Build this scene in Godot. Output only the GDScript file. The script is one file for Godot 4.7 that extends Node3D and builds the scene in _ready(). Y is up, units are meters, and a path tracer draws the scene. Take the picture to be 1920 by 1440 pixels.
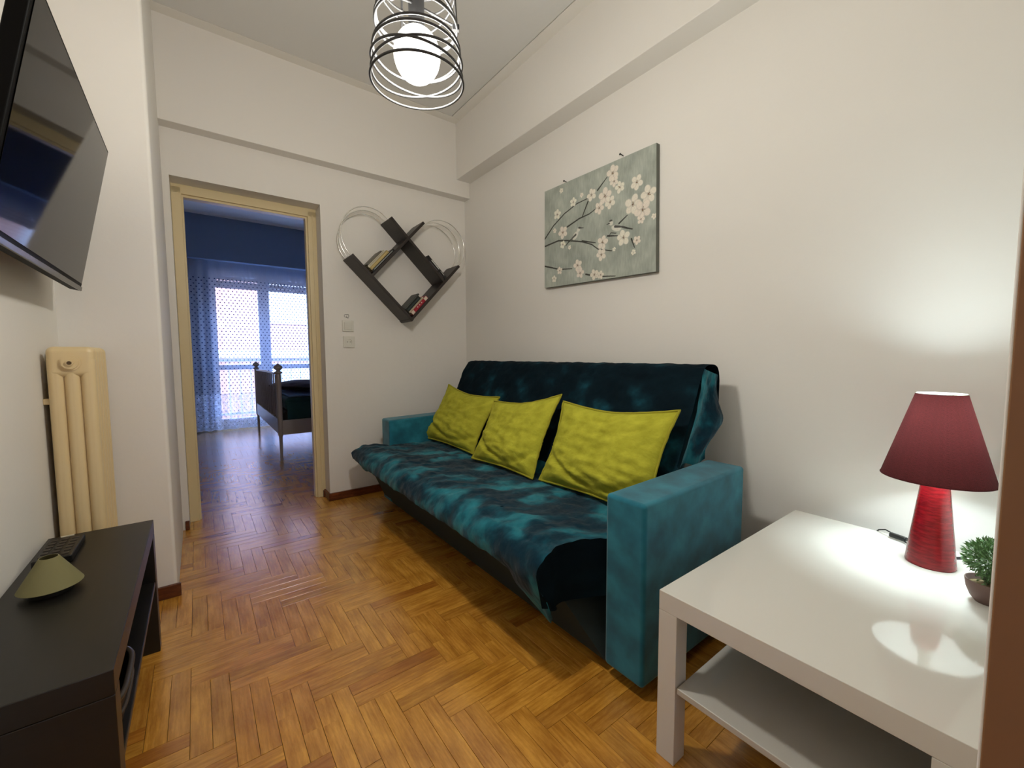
extends Node3D

# ---------------------------------------------------------------- camera, light, exposure
const CAM_POS := Vector3(-1.884, 1.05, 3.152)
const CAM_ROT := Vector3(-3.997, -37.09, -0.26)
const CAM_FOV := 85.46
const EXPOSURE := 1.0
const PENDANT := Vector3(-1.355, 1.885, 2.02)
const PENDANT_COLOR := Color(1.0, 0.985, 0.94)
const PENDANT_ENERGY := 0.94
const HALL := Vector3(-1.75, 2.35, 4.35)
const HALL_COLOR := Color(1.0, 0.78, 0.54)
const HALL_ENERGY := 0.15
const LAMP := Vector3(-0.23, 0.447, 2.953)
const LAMP_COLOR := Color(0.90, 0.98, 1.0)
const LAMP_ENERGY := 0.32

var rng := RandomNumberGenerator.new()
var noise := FastNoiseLite.new()
var M := {}
var used := {}


func _ready() -> void:
	rng.seed = 7
	noise.seed = 11
	noise.noise_type = FastNoiseLite.TYPE_SIMPLEX_SMOOTH
	noise.frequency = 1.0
	noise.fractal_octaves = 3
	var cam := Camera3D.new()
	cam.name = "camera"
	cam.fov = CAM_FOV
	cam.near = 0.02
	cam.far = 200.0
	add_child(cam)
	cam.position = CAM_POS
	cam.rotation_degrees = CAM_ROT
	cam.current = true
	var sky_mat := ProceduralSkyMaterial.new()
	sky_mat.sky_top_color = Color(0.50, 0.66, 0.92)
	sky_mat.sky_horizon_color = Color(0.80, 0.87, 0.96)
	sky_mat.ground_horizon_color = Color(0.62, 0.62, 0.62)
	sky_mat.ground_bottom_color = Color(0.45, 0.44, 0.42)
	sky_mat.sky_energy_multiplier = 4.8
	sky_mat.ground_energy_multiplier = 2.1
	var sky := Sky.new()
	sky.sky_material = sky_mat
	var env := Environment.new()
	env.background_mode = Environment.BG_SKY
	env.sky = sky
	env.ambient_light_source = Environment.AMBIENT_SOURCE_SKY
	env.tonemap_mode = Environment.TONE_MAPPER_LINEAR
	env.tonemap_exposure = EXPOSURE
	env.sdfgi_enabled = true
	env.ssao_enabled = true
	env.ssil_enabled = true
	var we := WorldEnvironment.new()
	we.name = "world"
	we.environment = env
	add_child(we)

	materials()
	shell()
	parquet()
	doorway()
	bedroom()
	outside()
	sofa()
	throw_cover()
	cushions()
	coffee_table()
	table_lamp()
	potted_plant()
	pendant()
	heart_shelf()
	painting()
	wall_plates()
	hall_lamp()
	tv()
	tv_bench()
	radiator()


# ---------------------------------------------------------------- mesh building
class MB:
	var v := PackedVector3Array()
	var n := PackedVector3Array()
	var t := PackedVector2Array()
	var c := PackedColorArray()
	var ix := PackedInt32Array()
	var col := Color.WHITE

	func vert(p: Vector3, nn: Vector3, uv := Vector2.ZERO) -> int:
		v.append(p)
		n.append(nn)
		t.append(uv)
		c.append(col)
		return v.size() - 1

	func tri(a: int, b: int, d: int) -> void:
		var g := (v[b] - v[a]).cross(v[d] - v[a])
		if g.dot(n[a] + n[b] + n[d]) > 0.0:
			ix.append_array([a, d, b])
		else:
			ix.append_array([a, b, d])

	func quad(p0: Vector3, p1: Vector3, p2: Vector3, p3: Vector3, out: Vector3, uvs := [Vector2(0, 0), Vector2(1, 0), Vector2(1, 1), Vector2(0, 1)]) -> void:
		var nn := (p2 - p0).cross(p3 - p1).normalized()
		if nn.dot(out) < 0.0:
			nn = -nn
		var a := vert(p0, nn, uvs[0])
		var b := vert(p1, nn, uvs[1])
		var d := vert(p2, nn, uvs[2])
		var e := vert(p3, nn, uvs[3])
		tri(a, b, d)
		tri(a, d, e)

	# box with rounded edges; k segments per half edge
	func box(center: Vector3, size: Vector3, r := 0.003, k := 1, xf := Transform3D()) -> void:
		var h := size * 0.5
		r = minf(r, minf(h.x, minf(h.y, h.z)) * 0.999)
		if r <= 0.0:
			r = 0.0001
		var ax := [0, 1, 2]
		for a in ax:
			var b: int = (a + 1) % 3
			var d: int = (a + 2) % 3
			var lb := axis_list(h[b], r, k)
			var ld := axis_list(h[d], r, k)
			for s in [-1.0, 1.0]:
				var base := v.size()
				for i in lb.size():
					for j in ld.size():
						var p := Vector3.ZERO
						p[a] = s * h[a]
						p[b] = lb[i]
						p[d] = ld[j]
						var q := Vector3(clampf(p.x, -h.x + r, h.x - r), clampf(p.y, -h.y + r, h.y - r), clampf(p.z, -h.z + r, h.z - r))
						var nn := (p - q).normalized()
						var o := q + nn * r
						vert(xf * (center + o), (xf.basis * nn).normalized(), Vector2(p[b] + center[b], p[d] + center[d]))
				for i in lb.size() - 1:
					for j in ld.size() - 1:
						var e := base + i * ld.size() + j
						tri(e, e + 1, e + ld.size() + 1)
						tri(e, e + ld.size() + 1, e + ld.size())

	func axis_list(h: float, r: float, k: int) -> Array:
		var l := []
		for i in k + 1:
			l.append(-h + r - r * tan(PI / 4 * (1.0 - float(i) / k)))
		for i in k + 1:
			l.append(h - r + r * tan(PI / 4 * float(i) / k))
		return l

	# f(u, v) -> point, u and v run 0..1
	func grid(nu: int, nv: int, f: Callable, out: Callable, us := 1.0, vs := 1.0) -> void:
		var base := v.size()
		var pts := []
		for i in nu + 1:
			for j in nv + 1:
				pts.append(f.call(float(i) / nu, float(j) / nv))
		for i in nu + 1:
			for j in nv + 1:
				var i0 := maxi(i - 1, 0)
				var i1 := mini(i + 1, nu)
				var j0 := maxi(j - 1, 0)
				var j1 := mini(j + 1, nv)
				var du: Vector3 = pts[i1 * (nv + 1) + j] - pts[i0 * (nv + 1) + j]
				var dv: Vector3 = pts[i * (nv + 1) + j1] - pts[i * (nv + 1) + j0]
				var nn := du.cross(dv)
				var o: Vector3 = out.call(float(i) / nu, float(j) / nv)
				if nn.length() < 1e-12:
					nn = o
				nn = nn.normalized()
				if nn.dot(o) < 0.0:
					nn = -nn
				vert(pts[i * (nv + 1) + j], nn, Vector2(float(i) / nu * us, float(j) / nv * vs))
		for i in nu:
			for j in nv:
				var e := base + i * (nv + 1) + j
				tri(e, e + 1, e + nv + 2)
				tri(e, e + nv + 2, e + nv + 1)

	# profile of (radius, height) round the y axis through o
	func lathe(o: Vector3, prof: Array, segs := 32, smooth := false) -> void:
		var along := 0.0
		for i in prof.size() - 1:
			var a: Vector2 = prof[i]
			var b: Vector2 = prof[i + 1]
			var d := (b - a)
			if d.length() < 1e-7:
				continue
			var na := Vector2(d.y, -d.x).normalized()
			var n0 := na
			var n1 := na
			if smooth:
				if i > 0:
					var dp: Vector2 = a - prof[i - 1]
					n0 = (na + Vector2(dp.y, -dp.x).normalized()).normalized()
				if i < prof.size() - 2:
					var dn: Vector2 = prof[i + 2] - b
					n1 = (na + Vector2(dn.y, -dn.x).normalized()).normalized()
			var base := v.size()
			for j in segs + 1:
				var th := TAU * j / segs
				var r := Vector3(cos(th), 0, sin(th))
				vert(o + r * a.x + Vector3.UP * a.y, (r * n0.x + Vector3.UP * n0.y).normalized(), Vector2(float(j) / segs, along))
				vert(o + r * b.x + Vector3.UP * b.y, (r * n1.x + Vector3.UP * n1.y).normalized(), Vector2(float(j) / segs, along + d.length()))
			along += d.length()
			for j in segs:
				var e := base + j * 2
				if a.x > 1e-6:
					tri(e, e + 1, e + 2)
				if b.x > 1e-6:
					tri(e + 1, e + 3, e + 2)

	# tube of radius r (a number or one per point) along points
	func tube(p: Array, r, segs := 8, closed := false, flat := 1.0) -> void:
		var m := p.size()
		var up := Vector3.UP
		var base := v.size()
		var rings := m + (1 if closed else 0)
		for i in rings:
			var k := i % m
			var prev: Vector3 = p[(k - 1 + m) % m] if closed else p[maxi(k - 1, 0)]
			var next: Vector3 = p[(k + 1) % m] if closed else p[mini(k + 1, m - 1)]
			var tg := (next - prev).normalized()
			if absf(tg.dot(up)) > 0.95:
				up = Vector3.RIGHT if absf(tg.dot(Vector3.RIGHT)) < 0.9 else Vector3.BACK
			var sx := tg.cross(up).normalized()
			var sy := sx.cross(tg).normalized()
			up = sy if not closed else up
			var rr: float = r[k] if r is Array else r
			for j in segs + 1:
				var th := TAU * j / segs
				var nn := sx * cos(th) + sy * sin(th)
				vert(p[k] + sx * cos(th) * rr + sy * sin(th) * rr * flat, nn, Vector2(float(j) / segs, float(i) / rings))
		for i in rings - 1:
			for j in segs:
				var e := base + i * (segs + 1) + j
				tri(e, e + 1, e + segs + 2)
				tri(e, e + segs + 2, e + segs + 1)
		if not closed:
			for side in 2:
				var k2: int = 0 if side == 0 else m - 1
				var dir: Vector3 = (p[0] - p[1]).normalized() if side == 0 else (p[m - 1] - p[m - 2]).normalized()
				var e0 := base + (0 if side == 0 else (rings - 1) * (segs + 1))
				var cc := vert(p[k2], dir)
				var first := v.size()
				for j in segs + 1:
					vert(v[e0 + j], dir)
				for j in segs:
					tri(cc, first + j, first + j + 1)

	func cyl(a: Vector3, b: Vector3, r: float, segs := 16) -> void:
		tube([a, b], r, segs)

	func ball(o: Vector3, r: Vector3, nu := 16, nv := 12) -> void:
		var base := v.size()
		for i in nv + 1:
			for j in nu + 1:
				var ph := PI * i / nv
				var th := TAU * j / nu
				var d := Vector3(sin(ph) * cos(th), cos(ph), sin(ph) * sin(th))
				vert(o + d * r, (d / r).normalized(), Vector2(float(j) / nu, float(i) / nv))
		for i in nv:
			for j in nu:
				var e := base + i * (nu + 1) + j
				if i > 0:
					tri(e, e + 1, e + nu + 2)
				if i < nv - 1:
					tri(e, e + nu + 2, e + nu + 1)

	func mesh() -> ArrayMesh:
		var a := []
		a.resize(Mesh.ARRAY_MAX)
		a[Mesh.ARRAY_VERTEX] = v
		a[Mesh.ARRAY_NORMAL] = n
		a[Mesh.ARRAY_TEX_UV] = t
		a[Mesh.ARRAY_COLOR] = c
		a[Mesh.ARRAY_INDEX] = ix
		var am := ArrayMesh.new()
		am.add_surface_from_arrays(Mesh.PRIMITIVE_TRIANGLES, a)
		return am


func numbered(called: String) -> String:
	var k: int = used.get(called, 0)
	used[called] = k + 1
	return called if k == 0 else "%s_%03d" % [called, k]


func put(called: String, b: MB, mat: Material, parent: Node3D = self) -> MeshInstance3D:
	var o := MeshInstance3D.new()
	o.name = numbered(called) if parent == self else called
	o.mesh = b.mesh()
	o.material_override = mat
	if parent != self:
		var k := 1
		while parent.has_node(NodePath(o.name)):
			o.name = "%s_%03d" % [called, k]
			k += 1
	parent.add_child(o, true)
	return o


func share(called: String, m: Mesh, mat: Material, parent: Node3D, at: Vector3) -> MeshInstance3D:
	var o := MeshInstance3D.new()
	o.name = called
	o.mesh = m
	o.material_override = mat
	parent.add_child(o, true)
	o.position = at
	return o


func structure(called: String, b: MB, mat: Material, parent: Node3D = self) -> MeshInstance3D:
	var o := put(called, b, mat, parent)
	if parent == self:
		o.set_meta("kind", "structure")
	return o


func thing(called: String, label: String, category: String, at := Vector3.ZERO, group := "") -> Node3D:
	var o := Node3D.new()
	o.name = numbered(called)
	add_child(o)
	o.position = at
	o.set_meta("label", label)
	o.set_meta("category", category)
	if group != "":
		o.set_meta("group", group)
	return o


func tag(o: Node3D, label: String, category: String, group := "") -> Node3D:
	o.set_meta("label", label)
	o.set_meta("category", category)
	if group != "":
		o.set_meta("group", group)
	return o


# ---------------------------------------------------------------- materials
func mat(called: String, c: Color, rough := 0.6, metal := 0.0) -> StandardMaterial3D:
	var m := StandardMaterial3D.new()
	m.resource_name = called
	m.albedo_color = c
	m.roughness = rough
	m.metallic = metal
	M[called] = m
	return m


func noise_tex(freq: float, seed_: int, size := 256, octaves := 4, ramp: Gradient = null, normal := false, strength := 4.0) -> NoiseTexture2D:
	var f := FastNoiseLite.new()
	f.seed = seed_
	f.frequency = freq
	f.noise_type = FastNoiseLite.TYPE_SIMPLEX_SMOOTH
	f.fractal_octaves = octaves
	var t := NoiseTexture2D.new()
	t.width = size
	t.height = size
	t.seamless = true
	t.noise = f
	if ramp:
		t.color_ramp = ramp
	if normal:
		t.as_normal_map = true
		t.bump_strength = strength
	return t


func ramp(stops: Array) -> Gradient:
	var g := Gradient.new()
	var off := PackedFloat32Array()
	var cs := PackedColorArray()
	for s in stops:
		off.append(s[0])
		cs.append(s[1])
	g.offsets = off
	g.colors = cs
	return g


func world_bump(m: StandardMaterial3D, t: Texture2D, metres: float, relief: float) -> void:
	m.uv1_triplanar = true
	m.uv1_world_triplanar = true
	m.uv1_scale = Vector3.ONE / metres
	m.heightmap_enabled = true
	m.heightmap_texture = t
	m.heightmap_scale = relief


func wood_image(w: int, h: int, seed_: int, dark: Color, light: Color, streak: float) -> ImageTexture:
	var f := FastNoiseLite.new()
	f.seed = seed_
	f.frequency = 1.0
	f.fractal_octaves = 4
	f.noise_type = FastNoiseLite.TYPE_SIMPLEX_SMOOTH
	var im := Image.create(w, h, false, Image.FORMAT_RGB8)
	for y in h:
		for x in w:
			var u := float(x) / w
			var vv := float(y) / h
			var g := f.get_noise_2d(u * 6.0, vv * 90.0) * 0.7 + f.get_noise_2d(u * 40.0 + 50.0, vv * 320.0) * streak
			var blot := f.get_noise_2d(u * 5.0 + 99.0, vv * 10.0) * 0.55
			var k := clampf(0.5 + g * 0.75 + blot, 0.0, 1.0)
			im.set_pixel(x, y, dark.lerp(light, k))
	return ImageTexture.create_from_image(im)


func materials() -> void:
	var plaster := noise_tex(0.02, 3, 256, 5)
	for w in [["wall", Color(0.905, 0.89, 0.865)], ["ceiling", Color(0.87, 0.865, 0.85)], ["cove", Color(0.92, 0.905, 0.875)]]:
		var m := mat(w[0], w[1], 0.75)
		world_bump(m, plaster, 0.35, 0.05)
	var bl := mat("blue_wall", Color(0.48, 0.565, 0.67), 0.75)
	world_bump(bl, plaster, 0.35, 0.05)
	# parquet
	var fl := mat("parquet", Color.WHITE, 0.27)
	fl.albedo_texture = wood_image(640, 640, 5, Color(0.67, 0.44, 0.135), Color(0.88, 0.64, 0.25), 0.35)
	fl.vertex_color_use_as_albedo = true
	fl.metallic_specular = 0.7
	fl.clearcoat_enabled = true
	fl.clearcoat = 0.9
	fl.clearcoat_roughness = 0.2
	fl.heightmap_enabled = true
	fl.heightmap_texture = noise_tex(0.012, 8, 256, 3)
	fl.heightmap_scale = 0.03
	mat("subfloor", Color(0.12, 0.07, 0.035), 0.8)
	var bb := mat("baseboard", Color(0.50, 0.26, 0.12), 0.35)
	bb.albedo_texture = wood_image(256, 256, 15, Color(0.55, 0.5, 0.45), Color(1, 1, 1), 0.3)
	mat("cream_paint", Color(0.86, 0.79, 0.62), 0.35)
	mat("brown_paint", Color(0.53, 0.37, 0.23), 0.6)
	mat("window_white", Color(0.82, 0.84, 0.86), 0.4)
	mat("shutter", Color(0.40, 0.41, 0.43), 0.6)
	var gl := mat("glass", Color(1, 1, 1, 0.06), 0.02)
	gl.transparency = BaseMaterial3D.TRANSPARENCY_ALPHA
	mat("bed_metal", Color(0.62, 0.58, 0.54), 0.4, 0.15)
	var bs := mat("bedspread", Color(0.03, 0.22, 0.23), 0.9)
	bs.rim_enabled = true
	bs.rim = 0.3
	mat("sheet_blue", Color(0.30, 0.42, 0.55), 0.9)
	mat("dark_cloth", Color(0.07, 0.06, 0.065), 0.9)
	mat("facade_peach", Color(0.60, 0.42, 0.35), 0.9)
	mat("facade_white", Color(0.70, 0.66, 0.64), 0.9)
	mat("rail_grey", Color(0.55, 0.56, 0.58), 0.5)
	# sofa cloths
	var blot := noise_tex(0.012, 21, 512, 4, ramp([[0.0, Color(0.085, 0.32, 0.39)], [0.45, Color(0.105, 0.40, 0.475)], [1.0, Color(0.17, 0.51, 0.585)]]))
	var ve := mat("teal_velvet", Color.WHITE, 0.8)
	ve.albedo_texture = blot
	ve.uv1_triplanar = true
	ve.uv1_world_triplanar = true
	ve.uv1_scale = Vector3.ONE / 0.9
	ve.rim_enabled = true
	ve.rim = 0.5
	ve.rim_tint = 0.8
	ve.metallic_specular = 0.3
	mat("teal_panel", Color(0.12, 0.17, 0.165), 0.85)
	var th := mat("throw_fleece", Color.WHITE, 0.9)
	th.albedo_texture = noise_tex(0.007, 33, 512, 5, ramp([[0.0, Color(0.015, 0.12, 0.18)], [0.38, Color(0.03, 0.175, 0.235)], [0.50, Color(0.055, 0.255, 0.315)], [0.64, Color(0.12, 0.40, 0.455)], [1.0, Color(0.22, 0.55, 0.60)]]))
	th.rim_enabled = true
	th.rim = 0.25
	th.rim_tint = 0.9
	th.metallic_specular = 0.2
	th.heightmap_enabled = true
	th.heightmap_texture = noise_tex(0.02, 34, 512, 4)
	th.heightmap_scale = 0.5
	var thb := mat("throw_nap_shade", Color.WHITE, 0.9)  # darker copy of the fleece: nap and end shade put into the colour
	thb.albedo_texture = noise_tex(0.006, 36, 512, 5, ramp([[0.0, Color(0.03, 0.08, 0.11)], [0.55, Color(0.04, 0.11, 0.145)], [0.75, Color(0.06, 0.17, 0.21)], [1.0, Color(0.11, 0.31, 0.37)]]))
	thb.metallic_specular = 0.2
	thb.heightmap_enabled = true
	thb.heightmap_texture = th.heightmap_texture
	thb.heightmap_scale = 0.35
	var li := mat("lime_cloth", Color(0.72, 0.71, 0.24), 0.9)
	li.albedo_texture = noise_tex(0.02, 41, 256, 4, ramp([[0.0, Color(0.86, 0.86, 0.8)], [1.0, Color(1, 1, 1)]]))
	li.rim_enabled = true
	li.rim = 0.35
	li.rim_tint = 0.8
	li.metallic_specular = 0.2
	li.heightmap_enabled = true
	li.heightmap_texture = noise_tex(0.09, 42, 256, 3)
	li.heightmap_scale = 0.12
	mat("lime_piping", Color(0.60, 0.58, 0.13), 0.9)
	mat("gloss_white", Color(0.85, 0.84, 0.81), 0.065)
	mat("shelf_white", Color(0.76, 0.75, 0.72), 0.25)
	# lamp
	var weave := weave_tex()
	var sh := mat("red_linen", Color(0.48, 0.17, 0.19), 0.9)
	sh.backlight_enabled = true
	sh.backlight = Color(0.70, 0.90, 0.82)
	sh.heightmap_enabled = true
	sh.heightmap_texture = weave
	sh.heightmap_scale = 0.05
	sh.albedo_texture = weave_color()
	sh.uv1_scale = Vector3(10, 12, 1)
	var ln := mat("shade_lining", Color(0.92, 0.92, 0.90), 0.8)
	ln.backlight_enabled = true
	ln.backlight = Color(0.6, 0.6, 0.6)
	var lb := mat("red_leather", Color(0.56, 0.06, 0.10), 0.26)
	lb.albedo_texture = croc_tex()
	var bulb := mat("bulb_glow", Color(1, 1, 1), 0.3)
	bulb.emission_enabled = true
	bulb.emission = Color(1, 0.99, 0.96)
	bulb.emission_energy_multiplier = 2.5
	mat("black_plastic", Color(0.03, 0.03, 0.032), 0.4)
	mat("black_matte", Color(0.05, 0.048, 0.045), 0.55)
	mat("black_wire", Color(0.20, 0.20, 0.205), 0.4)
	mat("chrome", Color(0.93, 0.93, 0.92), 0.22, 1.0)
	mat("brass", Color(0.65, 0.55, 0.35), 0.3, 1.0)
	mat("clay_pot", Color(0.42, 0.33, 0.30), 0.7)
	mat("pot_soil", Color(0.42, 0.36, 0.24), 0.95)
	var lf := mat("bush_leaf", Color.WHITE, 0.6)
	lf.vertex_color_use_as_albedo = true
	var wn := mat("wenge", Color(0.17, 0.13, 0.115), 0.45)
	wn.albedo_texture = wood_image(256, 256, 25, Color(0.7, 0.7, 0.7), Color(1, 1, 1), 0.3)
	mat("page", Color(0.82, 0.78, 0.68), 0.8)
	mat("plate_white", Color(0.85, 0.84, 0.80), 0.3)
	mat("plate_hole", Color(0.16, 0.15, 0.14), 0.5)
	mat("sticker_ink", Color(0.14, 0.13, 0.12), 0.6)
	mat("radiator_enamel", Color(0.87, 0.78, 0.60), 0.35)
	mat("radiator_shadow", Color(0.30, 0.22, 0.12), 0.7)
	var tvb := mat("tv_screen", Color(0.012, 0.012, 0.014), 0.06)
	tvb.metallic_specular = 0.2
	mat("tv_bezel", Color(0.025, 0.024, 0.022), 0.55).metallic_specular = 0.2
	var tvc := mat("tv_chin", Color(0.10, 0.095, 0.09), 0.25, 0.4)
	tvc.metallic_specular = 0.5
	var bench := mat("black_brown", Color(0.085, 0.074, 0.064), 0.38)
	bench.albedo_texture = wn.albedo_texture
	mat("edge_brown", Color(0.22, 0.19, 0.165), 0.45)
	mat("olive_shade", Color(0.47, 0.45, 0.30), 0.85)
	mat("basket_brown", Color(0.12, 0.075, 0.06), 0.6)


func weave_tex() -> ImageTexture:
	var im := Image.create(128, 128, false, Image.FORMAT_RGB8)
	for y in 128:
		for x in 128:
			var k := 0.5 + 0.25 * sin(x * TAU / 8.0) + 0.25 * sin(y * TAU / 8.0) + 0.15 * noise.get_noise_2d(x * 0.09, y * 0.7)
			im.set_pixel(x, y, Color(k, k, k))
	return ImageTexture.create_from_image(im)


func weave_color() -> ImageTexture:
	var im := Image.create(256, 256, false, Image.FORMAT_RGB8)
	for y in 256:
		for x in 256:
			var k := 0.80 + 0.34 * noise.get_noise_2d(x * 0.02, y * 0.55) + 0.34 * noise.get_noise_2d(x * 0.55 + 300.0, y * 0.02)
			im.set_pixel(x, y, Color(k, k, k))
	return ImageTexture.create_from_image(im)


func croc_tex() -> ImageTexture:
	var im := Image.create(512, 512, false, Image.FORMAT_RGB8)
	for y in 512:
		for x in 512:
			var u := x / 512.0
			var vv := y / 512.0
			var wob := 0.016 * sin(u * TAU * 3.0 + 1.0) + 0.022 * noise.get_noise_2d(cos(u * TAU) * 2.0, sin(u * TAU) * 2.0 + vv * 4.0)
			var ring := absf(fposmod((vv + wob) * 11.0, 1.0) - 0.5)
			var line := smoothstep(0.43, 0.5, ring) * (0.5 + 0.5 * noise.get_noise_2d(u * 14.0, vv * 3.0 + 8.0))
			var k := 0.82 + 0.2 * noise.get_noise_2d(u * 6.0, vv * 30.0)
			im.set_pixel(x, y, Color(k, k, k).lerp(Color(1.25, 3.2, 2.4) * 0.8, clampf(line, 0.0, 1.0) * 0.55))
	return ImageTexture.create_from_image(im)


# ---------------------------------------------------------------- the room
func slab(b: MB, x0: float, x1: float, y0: float, y1: float, z0: float, z1: float, r := 0.0) -> void:
	b.box(Vector3(x0 + x1, y0 + y1, z0 + z1) * 0.5, Vector3(x1 - x0, y1 - y0, z1 - z0), r)


const DX0 := -1.965
const DX1 := -1.158
const DH := 2.092
const CEIL := 2.912
const TOP := 3.2


func shell() -> void:
	var b := MB.new()
	slab(b, -2.6, DX0, 0, TOP, -0.22, 0)
	slab(b, DX1, 0.0, 0, TOP, -0.22, 0)
	slab(b, DX0, DX1, DH, TOP, -0.22, 0)
	structure("wall_far", b, M.wall)
	b = MB.new()
	slab(b, 0, 0.16, 0, TOP, -0.22, 3.26)
	structure("wall_right", b, M.wall)
	b = MB.new()
	slab(b, -2.46, -2.30, 0, TOP, 0.0, 5.2)
	structure("wall_left", b, M.wall)
	b = MB.new()
	b.box(Vector3((-2.32 - 1.997) * 0.5, TOP * 0.5, 0.426), Vector3(0.323, TOP + 0.1, 0.852), 0.014, 3)
	structure("wall_column", b, M.wall)
	# wall stub with the door casing beside the camera
	b = MB.new()
	b.box(Vector3(-0.625, TOP * 0.5, 3.185), Vector3(1.25, TOP, 0.13), 0.002, 2)
	structure("wall_near", b, M.wall)
	b = MB.new()
	slab(b, -1.254, -1.240, 0, TOP - 0.2, 3.1225, 3.262, 0.0015)
	structure("trim_1", b, M.brown_paint)
	b = MB.new()
	slab(b, -2.46, 0.8, 0, TOP, 5.0, 5.16)
	slab(b, 0.64, 0.8, 0, TOP, 3.25, 5.0)
	structure("wall_hall", b, M.wall)
	# beams under the ceiling
	b = MB.new()
	b.box(Vector3(-1.0, 2.354 + 0.42, 0.03), Vector3(2.0, 0.84, 0.12), 0.004)
	structure("trim_2", b, M.wall)
	b = MB.new()
	b.box(Vector3(-0.0545, 2.478 + 0.36, 1.62), Vector3(0.149, 0.72, 3.26), 0.004)
	structure("trim_3", b, M.wall)
	# ceiling with a shadow gap and a flush plaster border
	b = MB.new()
	slab(b, -2.46, 0.8, CEIL + 0.02, CEIL + 0.2, -0.2, 5.16)
	slab(b, -2.30, -0.211, CEIL, CEIL + 0.04, 0.173, 5.0, 0.003)
	structure("ceiling", b, M.ceiling)
	b = MB.new()
	slab(b, -2.0, -0.12, CEIL + 0.002, CEIL + 0.04, 0.08, 0.165, 0.003)
	slab(b, -0.203, -0.12, CEIL + 0.002, CEIL + 0.04, 0.165, 3.12, 0.003)
	structure("trim_4", b, M.cove)
	# baseboards
	b = MB.new()
	slab(b, DX1 - 0.012, 0, 0, 0.056, 0.0, 0.016, 0.003)
	slab(b, DX1 - 0.012, DX1, 0, 0.056, -0.13, 0.016, 0.003)
	slab(b, -1.985, DX0, 0, 0.056, 0.0, 0.014, 0.003)
	structure("baseboard_far", b, M.baseboard)
	b = MB.new()
	slab(b, -2.30, -1.985, 0, 0.056, 0.85, 0.866, 0.003)
	structure("baseboard_column", b, M.baseboard)
	b = MB.new()
	slab(b, -0.016, 0.0, 0, 0.056, 0.016, 3.12, 0.003)
	structure("baseboard_right", b, M.baseboard)
	b = MB.new()
	slab(b, -2.30, -2.286, 0, 0.056, 0.866, 5.0, 0.003)
	structure("baseboard_left", b, M.baseboard)


func parquet() -> void:
	var b := MB.new()
	slab(b, -3.2, 1.6, -0.2, -0.009, -4.4, 5.2)
	var floor_ := structure("floor", b, M.subfloor)
	# double herringbone: blocks of 0.1 x 0.3, each of two strips
	var cb := Basis.from_euler(CAM_ROT * PI / 180.0)
	var f := 720.0 / tan(deg_to_rad(CAM_FOV) * 0.5)
	var strips := []
	for a in range(-14, 36):
		for q in range(-62, 28):
			var k := posmod(a - q, 6)
			var x := -1.947 + 0.1 * a
			var z := 1.433 + 0.1 * q
			for half in 2:
				var r: Rect2
				if k == 0:
					r = Rect2(x, z + 0.05 * half, 0.3, 0.05)
				elif k == 5:
					r = Rect2(x + 0.05 * half, z, 0.05, 0.3)
				else:
					continue
				var room := Rect2(-2.30, -4.1, 2.30, 9.2) if r.get_center().y > -0.2 else Rect2(-2.6, -4.1, 3.8, 9.2)
				var cut := r.intersection(room)
				if cut.size.x < 0.006 or cut.size.y < 0.006:
					continue
				var c := Vector3(cut.get_center().x, 0, cut.get_center().y)
				var d := cb.inverse() * (c - CAM_POS)
				var seen := 0.0
				if d.z < -0.1:
					var px := 960.0 + f * d.x / -d.z
					var py := 720.0 - f * d.y / -d.z
					if px > -60 and px < 1980 and py < 1560:
						seen = 1.0 / d.length()
				if (c.x > -0.8 and c.z > 0.2 and c.z < 2.45) or (c.x < -2.05 and c.z > 1.15 and c.z < 2.15) or (c.x < -2.0 and c.z < 0.85) or (c.z < -0.1 and (c.x < -1.95 or c.x > -0.75)) or (c.x > -0.15 and c.z > 0.0):
					seen = 0.0
				strips.append([seen, cut, k == 0])
	strips.sort_custom(func(p, q): return p[0] > q[0])
	var rest := MB.new()
	var cache := {}
	for i in strips.size():
		var cut: Rect2 = strips[i][1]
		var along_x: bool = strips[i][2]
		if i < 298 and strips[i][0] > 0.0:
			var key := "%.3f %.3f %d %d" % [cut.size.x, cut.size.y, int(along_x), rng.randi() % 14]
			if not cache.has(key):
				var m := MB.new()
				strip(m, Vector3.ZERO, cut.size, along_x)
				cache[key] = m.mesh()
			share("plank", cache[key], M.parquet, floor_, Vector3(cut.get_center().x, rng.randf_range(-0.0004, 0.0003), cut.get_center().y))
		else:
			strip(rest, Vector3(cut.get_center().x, rng.randf_range(-0.0004, 0.0003), cut.get_center().y), cut.size, along_x)
	var o := put("plank_field", rest, M.parquet, floor_)
	o.set_meta("kind", "stuff")


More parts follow.
